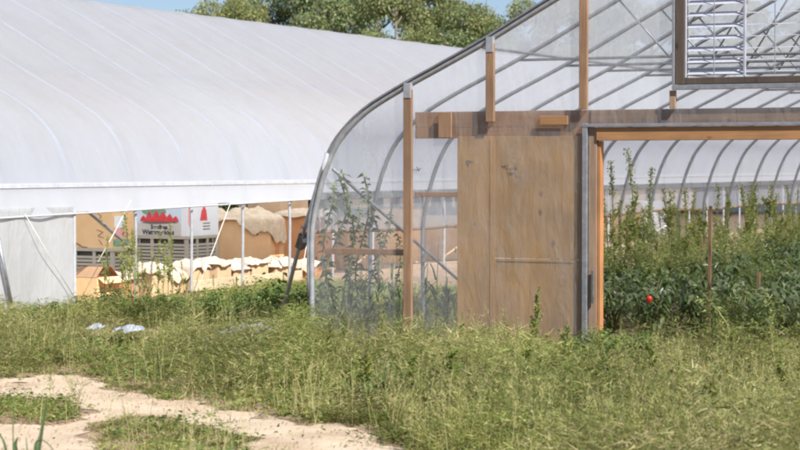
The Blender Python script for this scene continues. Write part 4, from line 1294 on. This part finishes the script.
tp = np.stack([CX + lx * PH * 2, CY + ly * PH * 2, ground_h(CX, CY) + PH * 1.03], 1); P0 = np.stack([CX, CY, ground_h(CX, CY)], 1); Pm = P0 * .5 + tp * .5; Pm[:, :2] = P0[:, :2] * .75 + tp[:, :2] * .25
sd = np.array([math.cos(YAW), math.sin(YAW), 0]) * .0022
V_ = np.stack([P0 - sd, P0 + sd, Pm - sd, Pm + sd, tp], 1).reshape(-1, 3)
F_ = (np.arange(m_)[:, None, None] * 5 + np.array([[0, 1, 3], [0, 3, 2], [2, 3, 4]])).reshape(-1, 3)
sets.append((V_, F_, np.repeat(pick(STRAW, m_), 5, 0)))
stuff('grass', sets, 'grass', 'weedy yellow-green grass between the path and the hoop houses', 'grass')

# seed stalks with fuzzy heads
X, Y = region(50000, -20, 3, 10, 30)
vis, px, py, d = keep_mask(X, Y)
keep = (vis | (RNG.uniform(size=X.size) < .12)) & ~path_mask(X, Y) & (X > AW) & ~((X > BX - 5) & (Y > YG))
keep &= RNG.uniform(size=X.size) < np.clip(1.9 * (fbm(X * .8, Y * .8, 101) - .30), .03, 1) * np.clip((px - 120) / 260, .25, 1) * (1 - .9 * near_path(X, Y, .45))
X, Y = X[keep], Y[keep]; n = len(X)
H = RNG.uniform(.22, .60, n) * (.6 + .7 * fbm(X * 1.2, Y * 1.2, 62))
_px, _py, _ = project(np.stack([X, Y, np.zeros_like(X)], -1))
H *= door_low(_px, _py)
a = RNG.uniform(0, 6.28, n); le = RNG.uniform(.05, .35, n)
P = np.stack([X, Y, ground_h(X, Y)], 1)
dirv = np.stack([np.cos(a) * le, np.sin(a) * le, np.ones(n)], 1)
tp = P + dirv * H[:, None]
sets = []
sd = np.stack([np.full(n, math.cos(YAW)), np.full(n, math.sin(YAW)), np.zeros(n)], 1) * .0022
Vv = np.stack([P - sd, P + sd, tp], 1).reshape(-1, 3)
sc_ = pick([(.50, .46, .22), (.42, .42, .17), (.56, .50, .27)], n)
sets.append((Vv, np.arange(n * 3).reshape(-1, 3), np.repeat(sc_, 3, 0)))
for k in range(12):
    f = RNG.uniform(.66, 1.03, n)[:, None]
    sets.append(slivers(P + (tp - P) * f, dirv * .8 + RNG.normal(size=(n, 3)) * .5, RNG.uniform(.015, .045, n), RNG.uniform(.003, .006, n), sc_ * RNG.uniform(.8, 1.15, (n, 1))))
stuff('seed_grass', sets, 'grass', 'pale fuzzy seed heads standing above the grass', 'seed heads')

# broad-leaved ground cover in patches
X, Y = region(260000, -20, 3, 9, 30)
vis, px, py, d = keep_mask(X, Y)
cv = fbm(X * 1.1, Y * 1.1, 111)
keep = (vis | (RNG.uniform(size=X.size) < .1)) & ~(path_mask(X, Y) & (RNG.uniform(size=X.size) < .985)) & (X > AW) & (cv + .10 * near_path(X, Y, .4) + np.where((X < -12) & (Y > 22.5), .12, 0) > .50)
X, Y, cv = X[keep], Y[keep], cv[keep]; n = len(X)
npz = near_path(X, Y, .45)
Z = ground_h(X, Y) + RNG.uniform(.0, 1, n) * (.05 + .55 * np.clip(cv - .45, 0, .4)) * (1 - .75 * npz)
a = RNG.uniform(0, 6.28, n)
D = np.stack([np.cos(a), np.sin(a), RNG.uniform(-.1, .9, n)], 1)
L = RNG.uniform(.03, .075, n)
col = pick([(.13, .18, .042), (.18, .225, .06), (.09, .14, .035), (.24, .25, .09), (.22, .13, .06)], n, w=[.32, .3, .2, .13, .05])
stuff('ground_cover', [leaves(np.stack([X, Y, Z], 1), D, L, L * RNG.uniform(.3, .6, n), col, .3, .1)], 'leaf', 'small broad-leaved green weeds spread through the grass', 'ground cover')

# pebbles and crumbs of straw on the path
X, Y = region(30000, -19, 2, 8, 23)
k = path_mask(X, Y) & keep_mask(X, Y)[0]; X, Y = X[k], Y[k]; n = len(X)
P = np.stack([X, Y, ground_h(X, Y) + .016], 1)
sz = RNG.uniform(.006, .016, n) * (1 + (RNG.uniform(size=n) < .05) * .7)
base_t = np.array([[1, 0, 0], [-.5, .87, 0], [-.5, -.87, 0], [0, 0, .8]], float)
Vv = (P[:, None, :] + base_t[None] * sz[:, None, None] * RNG.uniform(.6, 1.2, (n, 4, 1))).reshape(-1, 3)
Ff = (np.arange(n)[:, None, None] * 4 + np.array([[0, 1, 3], [1, 2, 3], [2, 0, 3]])).reshape(-1, 3)
stuff('gravel', [(Vv, Ff, np.repeat(pick([(.36, .26, .18), (.46, .36, .27), (.26, .19, .13)], n), 4, 0))], 'grass', 'pebbles and crumbs of earth on the dirt path', 'gravel')

# ------------------------------------------------------------------ trees behind
TREE_COL = [(.165, .215, .09), (.20, .245, .105), (.24, .27, .125), (.13, .175, .075), (.27, .285, .15)]
def tree_proto(seed, h=11.0, R=3.8, warm=0.0):
    rng = np.random.default_rng(seed); rr = random.Random(seed)
    m = MB()
    m.tube([(0, 0, -.3), (.1, 0, h * .25), (.0, .15, h * .5), (.1, 0, h * .8)], [.26, .20, .14, .05], 8)
    lobes = []
    for k in range(26):
        t = rr.uniform(.12, 1.0); a = rr.uniform(0, 6.28)
        e = R * (math.sin(math.pi * min(1, .18 + .78 * t)) ** .7) * rr.uniform(.35, 1.0)
        c_ = Vector((math.cos(a) * e, math.sin(a) * e, h * (.10 + .82 * t)))
        lobes.append((c_, rr.uniform(.7, 1.45) * (1.1 - .4 * t)))
        b0 = Vector((0, 0, max(c_.z - e * .6, h * .08)))
        m.tube([b0, b0.lerp(c_, .5) + Vector((0, 0, .15)), c_], [.07, .045, .015], 5)
    P = []; C = []; D = []
    for c_, r in lobes:
        n = int(1150 * r)
        v = rng.normal(size=(n, 3)); v /= np.linalg.norm(v, axis=1)[:, None]
        rad = r * rng.uniform(.35, 1.08, n) ** .6
        nz = .75 + .5 * fbm(v[:, 0] * 2.3 + c_.x + 9, v[:, 1] * 2.3 + v[:, 2] * 1.9 + c_.z, seed)
        P.append(np.array(c_) + v * (rad * nz)[:, None] * np.array([1.1, 1.1, .8]))
        D.append(v + rng.normal(size=(n, 3)) * .7)
        tone = rr.uniform(.8, 1.25)
        C.append(pick(TREE_COL, n, rng, .2) * tone)
    P = np.concatenate(P); D = np.concatenate(D); C = np.concatenate(C) * np.array([1 + warm, 1, 1 - warm])
    L = rng.uniform(.085, .18, len(P))
    v, f, c_ = leaves(P, D, L, L * .62, C, .25, .12, rng)
    return mesh_from('trunk', m.v, m.f, True), mesh_from('crown', v, f, False, c_)
TREES = [tree_proto(301, 11, 3.8), tree_proto(302, 11, 3.4, .08), tree_proto(303, 11, 4.3, .12), tree_proto(304, 11, 3.6, .02)]
def tree(px, ytop, dist, k, label, wide=1.0, group=None):
    p_ = at_depth(px, 165, dist); top = at_depth(px, ytop, dist).z
    s = top / 10.6
    T = thing('tree', label, 'tree', (p_.x, p_.y, -.03), px * 1.7, group)
    T.scale = (s * wide, s * wide, s)
    link('trunk', TREES[k][0], 'bark', T); link('crown', TREES[k][1], 'tree_leaf', T)
TG = 'trees in the row behind the white hoop house'
for px, yt, dist, k, wd in ((196, 8, 84, 0, .8), (214, 4, 80, 2, .8), (232, -2, 92, 3, .9), (262, -6, 84, 1, .9), (298, -26, 88, 2, 1.0), (340, -40, 84, 0, 1.0), (378, -30, 90, 3, 1.0), (418, -22, 84, 2, .9), (448, 0, 88, 1, .8), (474, 6, 84, 3, .7),
                            (502, 12, 94, 0, .8), (436, -12, 92, 3, 1.0), (460, 0, 80, 0, .9), (486, 7, 80, 2, .8), (250, 0, 80, 2, .8), (318, -20, 80, 3, .9), (395, -18, 80, 1, .9), (528, 2, 88, 2, .8), (556, -8, 84, 1, .9), (600, -14, 90, 0, 1.0), (650, -10, 86, 3, 1.0), (700, 0, 90, 2, 1.0), (750, -10, 86, 1, 1.0), (800, -5, 90, 0, 1.0),
                            (160, 20, 90, 2, .9), (110, 26, 86, 3, .9), (60, 22, 92, 1, .9), (10, 28, 88, 0, .9), (860, -5, 88, 2, 1.0), (-40, 24, 88, 3, .9)):
    tree(px, yt, dist, k, 'leafy green deciduous tree in the row behind the white hoop house', wd, TG)
# a bare dead treetop against the sky
p_ = at_depth(486, 165, 82); T = thing('dead_tree', 'bare dead tree with thin twigs rising above the tree row', 'tree', (p_.x, p_.y, -.05))
rr = random.Random(8); hz = at_depth(486, -14, 82).z
m = MB(); m.tube([(0, 0, -.2), (.1, 0, hz * .5), (0, 0, hz)], [.10, .05, .008], 6)
tr = lpart('trunk', m, 'bark', T, True)
for k in range(14):
    z = hz * rr.uniform(.6, .97); a = rr.uniform(0, 6.28); ln = rr.uniform(.5, 1.3)
    q0 = Vector((0.05 * (1 - z / hz), 0, z)); q1 = q0 + Vector((math.cos(a) * ln * .7, math.sin(a) * ln * .7, ln * .8))
    m = MB(); m.tube([q0, q0.lerp(q1, .5) + Vector((0, 0, -.06)), q1], [.022, .014, .006], 5)
    lpart('twig', m, 'bark', T, True)
# low hedge seen under the rolled-up side
hp = [leafy_bush(90 + k, [(.07, .12, .035), (.09, .14, .045), (.12, .16, .06)], .16, 900, 1.6, 1.0, 'leaf', .3, .6) for k in range(2)]
rr = random.Random(17)
for k in range(26):
    Y = 22 + k * 1.5; X = AX - 8 - rr.uniform(0, 2.5)
    place_plant('hedge_bush', hp[k % 2], 'bushy green shrub in the hedge beyond the white hoop house', 'bush', (X, Y, 0), rr.uniform(0, 6.28), rr.uniform(1.3, 1.8), 'hedge shrubs beyond the white hoop house')
